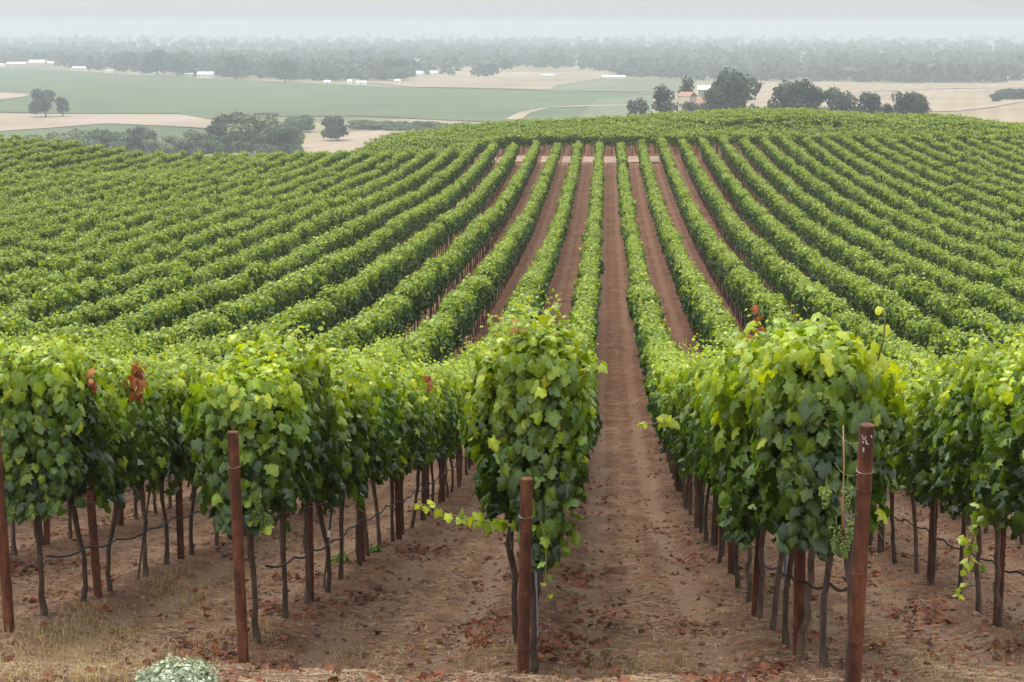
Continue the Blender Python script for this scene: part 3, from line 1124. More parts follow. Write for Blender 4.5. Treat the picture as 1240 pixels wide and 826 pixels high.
RUSTY = [(0.30, 0.10, 0.04), (0.22, 0.07, 0.035), (0.38, 0.16, 0.07)]
v0 = vine_of[(0, 0)]
shoot(v0, [at_dist(622, 640, 13.9), at_dist(600, 634, 13.7), at_dist(560, 628, 13.5), at_dist(530, 618, 13.45), at_dist(505, 608, 13.4)], 0.12, seed=1, age_light=0.8, every=0.045)
shoot(v0, [at_dist(655, 630, 13.4), at_dist(662, 660, 13.35), at_dist(660, 700, 13.35), at_dist(668, 735, 13.4)], 0.10, seed=2, age_light=0.55)
shoot(v0, [at_dist(675, 600, 13.6), at_dist(690, 640, 13.6), at_dist(684, 680, 13.6)], 0.14, seed=3, age_light=0.3, every=0.04)
shoot(v0, [at_dist(690, 470, 13.7), at_dist(712, 450, 13.8), at_dist(728, 436, 13.9)], 0.12, seed=4, age_light=0.7, every=0.035)
v = nearest_vine(2, 17.0)
shoot(v, [at_row(3.45, 1196, 560), at_row(3.38, 1192, 610), at_row(3.35, 1178, 650), at_row(3.34, 1172, 685), at_row(3.32, 1160, 725)], 0.13, seed=5, age_light=0.72, every=0.05)
shoot(v, [at_row(3.45, 1212, 560), at_row(3.38, 1204, 600), at_row(3.35, 1190, 640)], 0.13, seed=6, age_light=0.7, every=0.05)
v1 = vine_of[(1, 0)]
shoot(v1, [at_dist(1062, 440, 11.3), at_dist(1070, 410, 11.2), at_dist(1072, 385, 11.2), at_dist(1066, 372, 11.2)], 0.12, seed=7, age_light=0.85)
v11 = vine_of[(1, 1)]
shoot(v11, [at_dist(822, 505, 14.5), at_dist(800, 512, 14.4), at_dist(772, 515, 14.3)], 0.11, seed=8, age_light=0.85, every=0.04)
for k, (x, y, D) in enumerate([(1000, 592, 11.0), (1026, 590, 10.9), (1012, 638, 10.9), (1024, 652, 10.85), (1030, 630, 10.8)]):
    cluster(v1, at_dist(x, y, D), 0.13 + 0.02 * (k % 3), 10 + k)
for k, (x, y, D) in enumerate([(312, 600, 14.3), (318, 622, 14.35), (309, 616, 14.3)]):
    cluster(vine_of[(-1, 0)], at_dist(x, y, D), 0.15, 20 + k)
withered(nearest_vine(-2, 17.4), at_row(-4.78, 165, 457), 34, (0.03, 0.10, 0.13), RUSTY, 0.10, 1)
withered(nearest_vine(-2, 16.6), at_row(-4.80, 112, 466), 9, (0.03, 0.05, 0.06), RUSTY, 0.08, 2)
withered(nearest_vine(1, 14.4), at_row(1.27, 917, 400), 16, (0.02, 0.05, 0.09), RUSTY, 0.07, 3)
withered(nearest_vine(-1, 24.5), at_row(-2.5, 519, 465), 5, (0.03, 0.06, 0.05), RUSTY, 0.09, 4)
withered(v0, at_dist(610, 394, 13.7), 4, (0.12, 0.1, 0.03), [(0.5, 0.36, 0.14), (0.45, 0.28, 0.1)], 0.07, 6)


def stake(P0, P1, r, col, name, label, cat='stake', cap=None, square=False):
    P0, P1 = np.array(P0), np.array(P1)
    root = empty(name, P0)
    mb = MB()
    d = P1 - P0
    mb.tube([-d / np.linalg.norm(d) * 0.15, d * 0.5, d], r, 6 if not square else 4, col)
    mb.build('rod', M['plain'], root)
    if cap is not None:
        mb = MB()
        mb.tube([d * cap[0], d * cap[1]], r * 1.5, 8, (0.75, 0.74, 0.7))
        mb.build('marker', M['plain'], root)
    tag(root, label, cat)


def ground_at(X, px):
    D = 2126 * X / (px - 735.5)
    return D


def on_ground(x, y):
    """first hit of the pixel's ray with the near hillside"""
    d = px_ray(x, y)
    k = np.linspace(8, 90, 1600)
    P = d[None] * (k / d[1])[:, None]
    z = ground_z(P[:, 0], P[:, 1])
    i = np.argmax(P[:, 2] < z)
    return P[i]


def stake_px(x0, y0, x1, y1, **kw):
    a = on_ground(x0, y0)
    b = at_dist(x1, y1, a[1])
    stake(a, b, **kw)


stake_px(392, 712, 402, 612, r=0.011, col=(0.05, 0.045, 0.04), name='plant_stake', label='dark leaning stake with a white marker, between trunks left of the middle post', cap=(0.62, 0.7))
stake_px(167, 702, 181, 596, r=0.012, col=(0.06, 0.05, 0.045), name='plant_stake', label='bare grey leaning stake under the vine with rusty leaves')
stake_px(951, 765, 951, 655, r=0.016, col=(0.22, 0.23, 0.24), name='plant_stake', label='grey plastic stake with white top beside the steel post, right row', cap=(0.9, 1.0))
stake_px(651, 770, 648, 655, r=0.012, col=(0.30, 0.31, 0.33), name='plant_stake', label='pale thin stake behind the post at the left of the dirt aisle')
mb = MB()
mb.tube(np.array([at_dist(1019, 655, 10.8), at_dist(1021, 600, 10.8), at_dist(1022, 560, 10.85), at_dist(1021, 515, 10.9)]) - np.array(v1.location), 0.0045, 6, (0.33, 0.19, 0.05))
mb.build('cane', M['grape_stem'], v1, smooth=True)
# two short tie wires between the tallest post and its vine
for k, (x0, y0, x1, y1) in enumerate([(1041, 536, 1012, 520), (1039, 575, 1010, 560), (1038, 622, 1008, 612)]):
    A_, B_ = at_dist(x0, y0, 10.42), at_dist(x1, y1, 11.4)
    q = np.linspace(0, 1, 9)[:, None]
    P = A_ * (1 - q) + B_ * q
    P[:, 2] -= 0.04 * np.sin(q[:, 0] * PI)
    mb = MB()
    mb.tube(P, 0.0018, 5, (0.30, 0.29, 0.28))
    o = mb.build('tie_wire', M['wire'], smooth=True)
    tag(o, f'{["upper", "middle", "lowest"][k]} loose tie wire between the tallest rusty post and its vine', 'wire')


def leafy_clump(name, P, rad, hgt, n, size, cols, matk, label, cat, seed, white=0.0):
    rg = np.random.default_rng(seed)
    root = empty(name, P)
    mb = MB()
    d = rg.normal(0, 1, (n, 3))
    d[:, 2] = np.abs(d[:, 2])
    d /= np.linalg.norm(d, axis=1)[:, None]
    bump = 1 + 0.18 * np.sin(d[:, 0] * 7 + seed) * np.sin(d[:, 1] * 6)
    pos = d * np.array([rad, rad, hgt]) * (rg.uniform(0.75, 1.05, n) * bump)[:, None]
    c = np.asarray(cols)[rg.integers(len(cols), size=n)] * rg.uniform(0.75, 1.25, (n, 1))
    put_leaves(mb, pos, d + rg.normal(0, 0.5, (n, 3)), d * 0.6 + rg.normal(0, 0.6, (n, 3)) + np.array([0, 0, 0.3]), size * rg.uniform(0.6, 1.3, n), c, (LEAF_MID, FACE_MID))
    mb.build('leaves', M[matk], root, smooth=True)
    st = MB()
    for k in range(14):
        a = rg.uniform(0, 2 * PI)
        e = np.array([math.cos(a) * rad * 0.7, math.sin(a) * rad * 0.7, hgt * rg.uniform(0.3, 0.8)])
        st.tube([(0, 0, -0.03), e * 0.5 + np.array([0, 0, 0.03]), e], 0.004, 4, (0.18, 0.17, 0.1))
    st.build('stem', M['grape_stem'], root)
    tag(root, label, cat)


P = on_ground(209, 836)
leafy_clump('silver_shrub', P + np.array([0, 0.1, -0.02]), 0.25, 0.15, 1700, 0.024, [(0.42, 0.47, 0.38), (0.33, 0.39, 0.29), (0.54, 0.57, 0.49), (0.22, 0.28, 0.18)], 'shrub', 'low silvery white shrub in dry grass at the bottom of the photo', 'shrub', 3)
for k, (x, y, r_, lab) in enumerate([(412, 684, 0.13, 'small bright green weed at the foot of a trunk beside the leaning stake'), (455, 668, 0.07, 'tiny green weed between two trunks of the second row left'),
                                    (812, 548, 0.06, 'tiny weed at the foot of the right row by the dirt aisle'), (1185, 692, 0.07, 'green weed below the hanging shoot')]):
    leafy_clump('weed', on_ground(x, y), r_, r_ * 1.1, 90, 0.05, [(0.13, 0.22, 0.03), (0.10, 0.18, 0.03), (0.19, 0.26, 0.05)], 'leaf', lab, 'weed', 30 + k)


# ------------------------------------------------------------------ litter, straw and dry grass on the soil
def scatter_points(rg, n, d0, d1, bias, centre=None):
    """points on the near hillside inside the view, more of them near the camera"""
    D = d0 * (d1 / d0) ** (rg.random(n) ** bias)
    X = rg.uniform(-0.37, 0.26, n) * D
    return X, D


def build_litter():
    rg = np.random.default_rng(41)
    X, D = scatter_points(rg, 90000, 10.2, 70, 1.0)
    t = ((X - X0) / SP) % 1.0
    off = np.abs(t - np.round(t)) * SP                  # distance from the vine row
    patch = np.sin(X * 1.9 + np.sin(D * 0.8) * 1.3) * np.sin(D * 1.15 + 0.7 * np.sin(X * 1.3)) + 0.6 * np.sin(X * 5.1 + D * 2.2) * np.sin(D * 3.7 - X)
    dens = 0.04 + 0.9 * np.exp(-((off - 0.5) / 0.34) ** 2) * np.clip(patch - 0.05, 0, 1.3) * 1.5
    dens *= np.where(D < END_CURVE(X) - 0.2, 0.35, 1.0)
    keep = rg.random(len(X)) < dens * 0.55
    X, D = X[keep], D[keep]
    n = len(X)
    z = ground_z(X, D) + 0.006
    cols = np.array([(0.15, 0.048, 0.028), (0.20, 0.068, 0.036), (0.11, 0.045, 0.028), (0.20, 0.12, 0.07), (0.10, 0.055, 0.036), (0.23, 0.085, 0.05)])
    mb = MB()
    put_leaves(mb, np.stack([X, D, z + rg.uniform(0, 0.015, n)], 1), np.stack([rg.normal(0, 0.3, n), rg.normal(0, 0.3, n), np.ones(n)], 1), rg.normal(0, 1, (n, 3)), rg.uniform(0.035, 0.085, n), cols[rg.integers(len(cols), size=n)] * rg.uniform(0.7, 1.25, (n, 1)), (LEAF_MID, FACE_MID), curl=rg.uniform(-3.5, 1.0, n))
    tag(mb.build('leaf_litter', M['dead_leaf']), 'red brown fallen vine leaves lying along the rows', 'leaf litter', kind='stuff')
    print('litter', n)


def END_CURVE(X):
    return np.interp(X, [-12, -5.3, -3.0, -0.7, 1.6, 4], [21, 14.9, 14.0, 13.2, 10.5, 9.6])


def blades(mb, X, D, h, wdt, lean, cols, rg):
    n = len(X)
    z = ground_z(X, D) - 0.01
    a = rg.uniform(0, 2 * PI, n)
    d = np.stack([np.cos(a), np.sin(a), np.zeros(n)], 1)
    s = np.stack([-np.sin(a), np.cos(a), np.zeros(n)], 1)
    base = np.stack([X, D, z], 1)
    up = np.array([0, 0, 1.0])
    mid = base + (h * 0.55)[:, None] * up + d * (h * lean * 0.3)[:, None]
    tipp = base + (h * (1 - 0.35 * lean))[:, None] * up + d * (h * lean)[:, None]
    w3 = wdt[:, None]
    V = np.stack([base - s * w3, base + s * w3, mid + s * w3 * 0.7, tipp, mid - s * w3 * 0.7], 1)
    q = np.arange(n)[:, None] * 5
    F = np.concatenate([q + np.array([[0, 1, 2]]), q + np.array([[0, 2, 4]]), q + np.array([[4, 2, 3]])])
    mb.add(V.reshape(-1, 3), F, np.repeat(cols, 5, axis=0))


def build_grass():
    rg = np.random.default_rng(43)
    mb = MB()
    straw = np.array([(0.42, 0.31, 0.19), (0.35, 0.25, 0.15), (0.52, 0.41, 0.27), (0.28, 0.19, 0.115), (0.26, 0.23, 0.11)])
    # tufts: most of them on the headland in front of the posts
    TX, TD, TS = [], [], []
    for (x, y, k) in [(60, 795, 44), (130, 770, 30), (230, 712, 26), (205, 735, 14), (30, 815, 40), (110, 812, 34), (180, 795, 20), (820, 800, 14), (90, 755, 20), (350, 680, 10), (270, 790, 14), (730, 812, 14), (560, 800, 14), (450, 805, 16), (1140, 800, 12), (320, 770, 10)]:
        for _ in range(int(k * 0.55)):
            p = on_ground(x + rg.normal(0, 32), min(y + rg.normal(0, 13), 850))
            TX.append(p[0]); TD.append(p[1]); TS.append(rg.uniform(0.5, 1.0))
    X, D = scatter_points(rg, 500, 10.5, 45, 1.2)
    TX += list(X); TD += list(D); TS += list(rg.uniform(0.12, 0.3, len(X)))
    for x, d, s in zip(TX, TD, TS):
        n = int(14 + 44 * s)
        r = 0.05 + 0.1 * s
        blades(mb, x + rg.normal(0, r, n), d + rg.normal(0, r, n), rg.uniform(0.04, 0.24, n) * (0.25 + 0.6 * s), rg.uniform(0.0010, 0.0022, n), rg.uniform(0.1, 1.0, n), straw[rg.integers(len(straw), size=n)] * rg.uniform(0.75, 1.2, (n, 1)), rg)
    tag(mb.build('dry_grass', M['grass']), 'dry straw coloured grass on the bare soil', 'dry grass', kind='stuff')
    # flat straw and stems
    mb = MB()
    X, D = scatter_points(rg, 60000, 10.2, 55, 1.1)
    t = ((X - X0) / SP) % 1.0
    off = np.abs(t - 0.5) * SP
    dens = 0.25 + 0.75 * np.exp(-(off / 0.25) ** 2) + 0.1 * (D < END_CURVE(X))
    keep = rg.random(len(X)) < dens * 0.75
    X, D = X[keep], D[keep]
    n = len(X)
    a = rg.uniform(0, 2 * PI, n)
    ln = rg.uniform(0.02, 0.09, n)
    wd = rg.uniform(0.0014, 0.003, n)
    dx, dy = np.cos(a) * ln, np.sin(a) * ln
    sx_, sy_ = -np.sin(a) * wd, np.cos(a) * wd
    z0 = ground_z(X - dx, D - dy) + rg.uniform(0.004, 0.018, n)
    z1 = ground_z(X + dx, D + dy) + rg.uniform(0.004, 0.03, n)
    V = np.stack([np.stack([X - dx - sx_, D - dy - sy_, z0], 1), np.stack([X - dx + sx_, D - dy + sy_, z0], 1), np.stack([X + dx + sx_, D + dy + sy_, z1], 1), np.stack([X + dx - sx_, D + dy - sy_, z1], 1)], 1)
    F = np.arange(n)[:, None] * 4 + np.array([[0, 1, 2, 3]])
    c = straw[rg.integers(4, size=n)] * rg.uniform(0.6, 1.15, (n, 1))
    mb.add(V.reshape(-1, 3), F, np.repeat(c, 4, axis=0))
    tag(mb.build('straw', M['grass']), 'bits of straw lying on the soil of the aisles', 'straw', kind='stuff')


def build_clods():
    rg = np.random.default_rng(47)
    X, D = scatter_points(rg, 16000, 10.2, 36, 1.0)
    n = len(X)
    z = ground_z(X, D)
    o = np.array([(1, 0, 0), (-1, 0, 0), (0, 1, 0), (0, -1, 0), (0, 0, 1), (0, 0, -1), (.6, .6, .6), (-.6, .6, .6), (.6, -.6, .6), (-.6, -.6, .6)], float)
    f = np.array([(0, 6, 8), (2, 7, 6), (1, 9, 7), (3, 8, 9), (4, 8, 6), (4, 6, 7), (4, 7, 9), (4, 9, 8), (0, 2, 6), (2, 1, 7), (1, 3, 9), (3, 0, 8)])
    s = np.minimum(rg.gamma(1.6, 0.006, n) + 0.005, 0.04)
    V = np.stack([X, D, z], 1)[:, None, :] + o[None] * s[:, None, None] * rg.uniform(0.6, 1.3, (n, len(o), 3))
    F = (f[None] + (np.arange(n) * len(o))[:, None, None]).reshape(-1, 3)
    c = np.array([0.20, 0.125, 0.085]) * rg.uniform(0.6, 1.3, (n, 1))
    mb = MB()
    mb.add(V.reshape(-1, 3), F, np.repeat(c, len(o), axis=0))
    tag(mb.build('soil_clods', M['clod']), 'small crumbs of brown soil', 'soil', kind='stuff')


M['clod'] = attr_material('soil_clod', 0.95, 0.1, 40, 0.3, 0.3)
build_litter()
build_grass()
build_clods()

# ------------------------------------------------------------------ valley
VZ = -60.0


def vpoint(x, y, dz=0.0):
    """pixel -> point on the valley floor"""
    p = on_plane(x, y, VZ)
    for _ in range(4):
        z = float(ground_z(np.array([p[0]]), np.array([p[1]]), False)[0])
        p = on_plane(x, y, min(z, -20))
    return np.array([p[0], p[1], p[2] + dz])


def subdivide_poly(pts, dz):
    bm = bmesh.new()
    vs = [bm.verts.new((p[0], p[1], 0)) for p in pts]
    bm.faces.new(vs)
    bmesh.ops.triangulate(bm, faces=bm.faces[:])
    for _ in range(4):
        long_e = [e for e in bm.edges if e.calc_length() > 90]
        if not long_e:
            break
        bmesh.ops.subdivide_edges(bm, edges=long_e, cuts=1)
        bmesh.ops.triangulate(bm, faces=bm.faces[:])
    co = np.array([v.co[:] for v in bm.verts])
    z = ground_z(co[:, 0], co[:, 1], False) + dz
    bm.normal_update()
    for v, q in zip(bm.verts, z):
        v.co.z = q
    return bm


def field_material(name, a, b, ang, period, amp):
    m, n, p = mat(name)
    L = n.links.new
    tc = N(n, 'ShaderNodeTexCoord')
    mp = N(n, 'ShaderNodeMapping')
    mp.inputs['Rotation'].default_value = (0, 0, ang)
    L(tc.outputs['Object'], mp.inputs['Vector'])
    wv = N(n, 'ShaderNodeTexWave')
    wv.inputs['Scale'].default_value = 0.314 / period
    wv.inputs['Distortion'].default_value = 0.4
    L(mp.outputs[0], wv.inputs['Vector'])
    no = N(n, 'ShaderNodeTexNoise')
    no.inputs['Scale'].default_value = 0.012
    no.inputs['Detail'].default_value = 8
    L(tc.outputs['Object'], no.inputs['Vector'])
    mm = N(n, 'ShaderNodeMath', operation='MULTIPLY_ADD')
    mm.inputs[1].default_value = amp
    L(wv.outputs['Fac'], mm.inputs[0])
    nr = N(n, 'ShaderNodeMapRange')
    nr.inputs['From Min'].default_value = 0.3
    nr.inputs['From Max'].default_value = 0.7
    nr.inputs['To Max'].default_value = 1 - amp
    L(no.outputs['Fac'], nr.inputs['Value'])
    L(nr.outputs[0], mm.inputs[2])
    r = ramp(n, [(0, a), (1, b)])
    L(mm.outputs[0], r.inputs[0])
    L(r.outputs[0], p.inputs['Base Color'])
    p.inputs['Roughness'].default_value = 0.9
    p.inputs['Specular IOR Level'].default_value = 0.15
    return m


M['fv'] = field_material('field_vines', (0.055, 0.078, 0.03), (0.105, 0.135, 0.05), 0.5, 3.0, 0.35)
M['fv2'] = field_material('field_young_vines', (0.05, 0.085, 0.03), (0.19, 0.20, 0.12), -0.35, 9.0, 0.6)
M['ft'] = field_material('field_dry', (0.20, 0.15, 0.085), (0.33, 0.26, 0.165), 0.2, 14.0, 0.25)
M['fl'] = field_material('field_track', (0.24, 0.18, 0.125), (0.36, 0.28, 0.20), 0.2, 14.0, 0.2)
M['fg'] = field_material('field_scrub', (0.06, 0.085, 0.04), (0.17, 0.17, 0.09), 0.2, 20.0, 0.2)


def field(name, pix, m, dz):
    pts = [vpoint(x, y) for x, y in pix]
    bm = subdivide_poly(pts, dz)
    me = bpy.data.meshes.new(name)
    bmesh.ops.recalc_face_normals(bm, faces=bm.faces[:])
    bm.to_mesh(me)
    bm.free()
    me.materials.append(M[m])
    o = link(name, me)
    if me.polygons[0].normal.z < 0:
        me.flip_normals()
    tag(o, kind='structure')


field('vineyard_field', [(-90, 82), (0, 83), (75, 85), (150, 90), (235, 95), (310, 98), (440, 104), (500, 107), (620, 110), (665, 111), (790, 113), (790, 150), (620, 150), (560, 147), (430, 141), (310, 142), (268, 146), (226, 142), (218, 138), (60, 138), (-90, 134)], 'fv', 0.5)
field('dirt_track', [(-90, 138), (60, 140), (218, 139.5), (266, 148), (262, 157), (200, 153.5), (130, 150.5), (60, 156), (0, 160), (-90, 161)], 'fl', 0.6)
field('dirt_track', [(-90, 112), (0, 113), (36, 115.5), (30, 118), (0, 122), (-90, 124)], 'fl', 0.9)
field('lower_field', [(-90, 162), (0, 161), (60, 157), (130, 151.5), (200, 154.5), (262, 159), (290, 168), (240, 182), (-90, 182)], 'fv', 0.7)
field('hay_field', [(440, 101), (530, 92.5), (620, 94), (700, 88.5), (736, 91), (728, 96), (674, 104), (666, 110), (620, 108.5), (500, 106)], 'ft', 0.8)
field('scrub_field', [(676, 104), (730, 96), (800, 96), (840, 100), (840, 112), (670, 111)], 'fg', 0.6)
field('dry_pasture', [(340, 190), (352, 180), (400, 167), (430, 161), (462, 158.5), (560, 158), (600, 160), (600, 175), (420, 192)], 'fl', 0.5)
field('dirt_track', [(612, 146), (628, 137.5), (655, 132.5), (664, 132.5), (642, 138), (630, 147)], 'fl', 0.9)
field('dirt_track', [(664, 132), (700, 129.5), (760, 128), (760, 129.2), (700, 131)], 'fl', 1.1)
field('young_vineyard', [(712, 133), (722, 121), (790, 117), (790, 146), (700, 146)], 'fv2', 1.0)
field('dry_pasture', [(860, 96), (930, 97), (1060, 101), (1150, 104), (1320, 98), (1320, 165), (1100, 160), (860, 150)], 'ft', 0.5)
field('dirt_track', [(1100, 137), (1160, 133), (1200, 128), (1300, 118), (1300, 121), (1205, 131), (1160, 136)], 'fl', 0.9)
field('dirt_track', [(1040, 110.5), (1150, 107), (1240, 106), (1240, 107), (1150, 108.2), (1040, 112)], 'fl', 1.0)

# ------------------------------------------------------------------ trees


def crown_leaves(rg, mb, lobes, count, size, cols, mi=0):
    """leaf clumps through the volume of several lobes, denser at their surface"""
    vol = np.array([l[3] * l[4] * l[5] for l in lobes]) ** 0.8
    pick = rg.choice(len(lobes), count, p=vol / vol.sum())
    L_ = np.array(lobes)[pick]
    d = rg.normal(0, 1, (count, 3))
    d /= np.linalg.norm(d, axis=1)[:, None]
    r = rg.uniform(0.35, 1.0, count) ** 0.5 * rg.choice([1.0, 1.12], count, p=[0.8, 0.2])
    pos = L_[:, :3] + d * r[:, None] * L_[:, 3:6]
    nrm = d + rg.normal(0, 0.6, (count, 3)) + np.array([0, 0, 0.4])
    tip = rg.normal(0, 1, (count, 3))
    c = np.asarray(cols)[rg.integers(len(cols), size=len(lobes))][pick] * rg.uniform(0.7, 1.3, (count, 1))
    put_leaves(mb, pos, nrm, tip, size * rg.uniform(0.6, 1.4, count), c, (LEAF_LOW, FACE_LOW), mi)


WOOD_HAZE = [(0.050, 0.078, 0.048), (0.072, 0.10, 0.062), (0.09, 0.11, 0.075), (0.042, 0.065, 0.044)]  # paler grey-green: distance haze put into the crown colours
DARK = [(0.040, 0.062, 0.034), (0.062, 0.083, 0.044), (0.034, 0.054, 0.034)]
OLIVE = [(0.15, 0.18, 0.085), (0.125, 0.16, 0.08), (0.18, 0.195, 0.10), (0.10, 0.13, 0.07)]
GREEN = [(0.08, 0.125, 0.05), (0.10, 0.145, 0.055), (0.065, 0.105, 0.045)]


def tree(name, cx, ybase, ytop, wpx, label, cols=DARK, style='round', seed=0, group='trees in the valley', D=None, cat='tree', trunk_h=0.18):
    rg = np.random.default_rng(seed)
    if D is None:
        b = vpoint(cx, ybase)
    else:
        b = at_dist(cx, ybase, D)
        b[2] = float(ground_z(np.array([b[0]]), np.array([b[1]]), False)[0])
    dist = b[1]
    top = at_dist(cx, ytop, dist)[2]
    h = top - b[2]
    wd = wpx * dist / 2126
    root = empty(name, b)
    mb = MB()
    th = h * trunk_h
    mb.tube([(0, 0, -0.5), (0.02 * h, 0, th * 0.6), (0, 0, h * 0.45), (0.01 * h, 0, h * 0.7)], np.array([0.035, 0.028, 0.02, 0.008]) * h * 0.9, 7, (0.06, 0.05, 0.042), jit=0.1)
    for k in range(5):
        a = k * 1.26 + rg.uniform(0, 0.5)
        e = np.array([math.cos(a) * wd * 0.33, math.sin(a) * wd * 0.33, h * rg.uniform(0.5, 0.75)])
        mb.tube([(0, 0, th * 0.8), e * np.array([0.45, 0.45, 0.75]), e], np.array([0.018, 0.012, 0.005]) * h, 5, (0.06, 0.05, 0.042), caps=False)
    mb.build('trunk', M['bark'], root, smooth=True)
    lobes = []
    nl = {'round': 24, 'tall': 16, 'bush': 18, 'oak': 20}[style]
    for k in range(nl):
        a = rg.uniform(0, 2 * PI)
        if style == 'tall':
            t = k / nl
            rr = wd * 0.5 * (1 - 0.75 * t) * 0.5
            lobes.append((math.cos(a) * rr, math.sin(a) * rr, h * (0.15 + 0.78 * t), wd * 0.3 * (1.1 - 0.6 * t), wd * 0.3 * (1.1 - 0.6 * t), h * 0.12))
        else:
            q = rg.uniform(0, 1) ** 0.5
            lo_ = {'round': 0.04, 'bush': 0.0, 'oak': 0.28}[style]
            zt = rg.uniform(lo_ + 0.12, 0.86)
            env = math.sqrt(max(0.08, 1 - ((zt - 0.42) / 0.56) ** 2)) if style == 'oak' or zt > 0.42 else 1.0
            rr = q * wd * 0.38 * env
            sz = wd * rg.uniform(0.12, 0.23)
            lobes.append((math.cos(a) * rr, math.sin(a) * rr, zt * h, sz, sz, min(sz * 0.8, h * 0.17)))
    A = np.array(lobes)
    hi_, lo2 = (A[:, 2] + A[:, 5]).max(), (A[:, 2] - A[:, 5]).min()
    k_ = (h - th * 0.7) / (hi_ - lo2)
    A[:, 2] = h - (hi_ - A[:, 2]) * k_
    A[:, 5] *= k_ * 1.1
    kx = wd * 0.5 / max((np.abs(A[:, 0]) + A[:, 3]).max(), 0.1)
    A[:, (0, 1, 3, 4)] *= kx
    A[:, 3:5] *= 1.12
    lobes = A
    mb = MB()
    crown_leaves(rg, mb, lobes, 4200, max(0.3, wd * 0.055), cols)
    mb.build('crown', M['tree_leaf'], root, smooth=False)
    tag(root, label, cat, group)
    return root


tree('oak_tree', 55, 142.5, 107, 40, 'lone round oak standing on the bare strip by the green field', DARK, 'oak', 1)
tree('oak_tree', 76, 142, 117, 18, 'small tree touching the lone oak on its right side', DARK, 'oak', 2, trunk_h=0.3)
tree('oak_tree', 408, 171, 141, 40, 'dark round oak standing by itself beside the dry pasture', DARK, 'round', 3)
# the thicket below the fields on the left
for i, (cx, yb, yt, wp, cols, lab) in enumerate([
        (45, 190, 165, 34, OLIVE, 'grey olive bush at the far left of the thicket'),
        (85, 192, 161, 52, OLIVE, 'wide brownish olive bush below the lone oak'),
        (133, 190, 158, 42, GREEN, 'darker green round tree right of the brownish bush'),
        (171, 190, 156, 28, DARK, 'dark narrow tree in the middle of the left thicket'),
        (187, 192, 170, 22, OLIVE, 'small pale bush at the foot of the dark narrow tree'),
        (211, 192, 166, 30, OLIVE, 'pale rounded bush between dark tree and tall thicket'),
        (242, 192, 160, 34, OLIVE, 'grey green bush left of the tall thicket'),
        (278, 190, 138, 34, DARK, 'dark tall tree at the left of the big thicket'),
        (308, 190, 141, 52, OLIVE, 'largest pale green tree in the big thicket'),
        (336, 191, 152, 38, GREEN, 'round grey green tree at the right of the big thicket'),
        (352, 181, 148, 26, GREEN, 'small round tree at the right end of the big thicket'),
        (262, 192, 164, 30, GREEN, 'low green bush under the dark tall tree'),
        (322, 143.5, 139, 18, DARK, 'dark bush behind the big thicket'),
        (365, 160, 141, 24, GREEN, 'green tree left of the dark round oak')]):
    tree('tree', cx, yb, yt - 2, wp * 1.6, lab, cols, 'bush' if wp > 20 else 'round', 20 + i, 'trees in the thicket below the fields', trunk_h=0.1)
for i, (cx, yb, yt, wp) in enumerate([(438, 156, 146, 44), (463, 157, 147, 40), (490, 158, 147, 48), (515, 158, 147, 38), (537, 159, 150, 40), (560, 160, 150, 44)]):
    tree('bush', cx, yb, yt, wp, f'low grey bush in the hedge by the dry pasture, {ordinal(i)} from the dark oak', GREEN, 'bush', 50 + i, 'bushes of the hedge', cat='bush', trunk_h=0.1)
# the farm trees behind the crest
for i, (cx, yt, wp, cols, st, D, lab) in enumerate([
        (768, 119, 34, DARK, 'round', 700, 'low round tree left of the white farmhouse group'),
        (801, 104, 34, DARK, 'round', 712, 'dark tree directly left of the white farmhouse'),
        (832, 92, 32, DARK, 'tall', 745, 'tall dark tree behind the white farmhouse'),
        (892, 84, 62, DARK, 'round', 700, 'biggest dark tree right of the white farmhouse'),
        (862, 108, 30, DARK, 'round', 672, 'lower dark tree in front of the farmhouse, under the biggest tree'),
        (961, 97, 54, DARK, 'round', 700, 'broad dark tree right of the gap beside the biggest tree'),
        (988, 106, 26, DARK, 'round', 706, 'small dark tree on the right shoulder of the broad dark tree'),
        (1013, 107, 36, DARK, 'round', 700, 'round dark tree third from the right on the crest'),
        (1053, 113, 34, DARK, 'round', 706, 'small round tree second from the right on the crest'),
        (1100, 112, 42, DARK, 'round', 700, 'ragged tree furthest right on the crest'),
        (838, 124, 24, DARK, 'bush', 672, 'low bush hiding the foot of the white farmhouse'),
        (1075, 126, 16, DARK, 'bush', 706, 'tiny bush between the two trees furthest right on the crest')]):
    tree('tree', cx, 150, yt - 1, wp * 1.3, lab, cols, st, 80 + i, 'trees behind the crest', D=D, trunk_h=0.05)
for i, (cx, yb, yt, wp, lab) in enumerate([(1228, 122, 107, 44, 'dark bush on the dry hill at the right edge'), (1207, 124, 112, 16, 'small bush left of the dark bush on the dry hill')]):
    tree('bush', cx, yb, yt, wp, lab, DARK, 'bush', 120 + i, 'bushes on the dry hill', cat='bush', trunk_h=0.1)
# single trees that stand out at the front of the wood
for i, (cx, yb, yt, wp, lab) in enumerate([
        (83, 82, 65, 20, 'dark tree between the cream barn and the white sheds'), (109, 86, 66, 11, 'narrow dark cypress left of the pale gable'), (121, 86, 68, 12, 'narrow dark cypress right of the pale gable'),
        (150, 88, 62, 30, 'broad tree behind the far field, right of the cypresses'), (190, 91, 60, 34, 'broad dark tree between cypresses and the long white house'),
        (215, 92, 62, 26, 'tree behind the long white house'), (285, 96, 66, 34, 'dark tree right of the long white house'), (345, 99, 70, 34, 'broad tree above the middle of the big green field'),
        (480, 98, 70, 36, 'dark tree beside the white house group'), (1192, 99, 78, 14, 'dark tree at the edge of the wood above the dry hill')]):
    tree('tree', cx, yb, yt, wp * 1.25, lab, WOOD_HAZE, 'tall' if wp < 15 else 'round', 140 + i, 'trees at the edge of the wood', trunk_h=0.12)


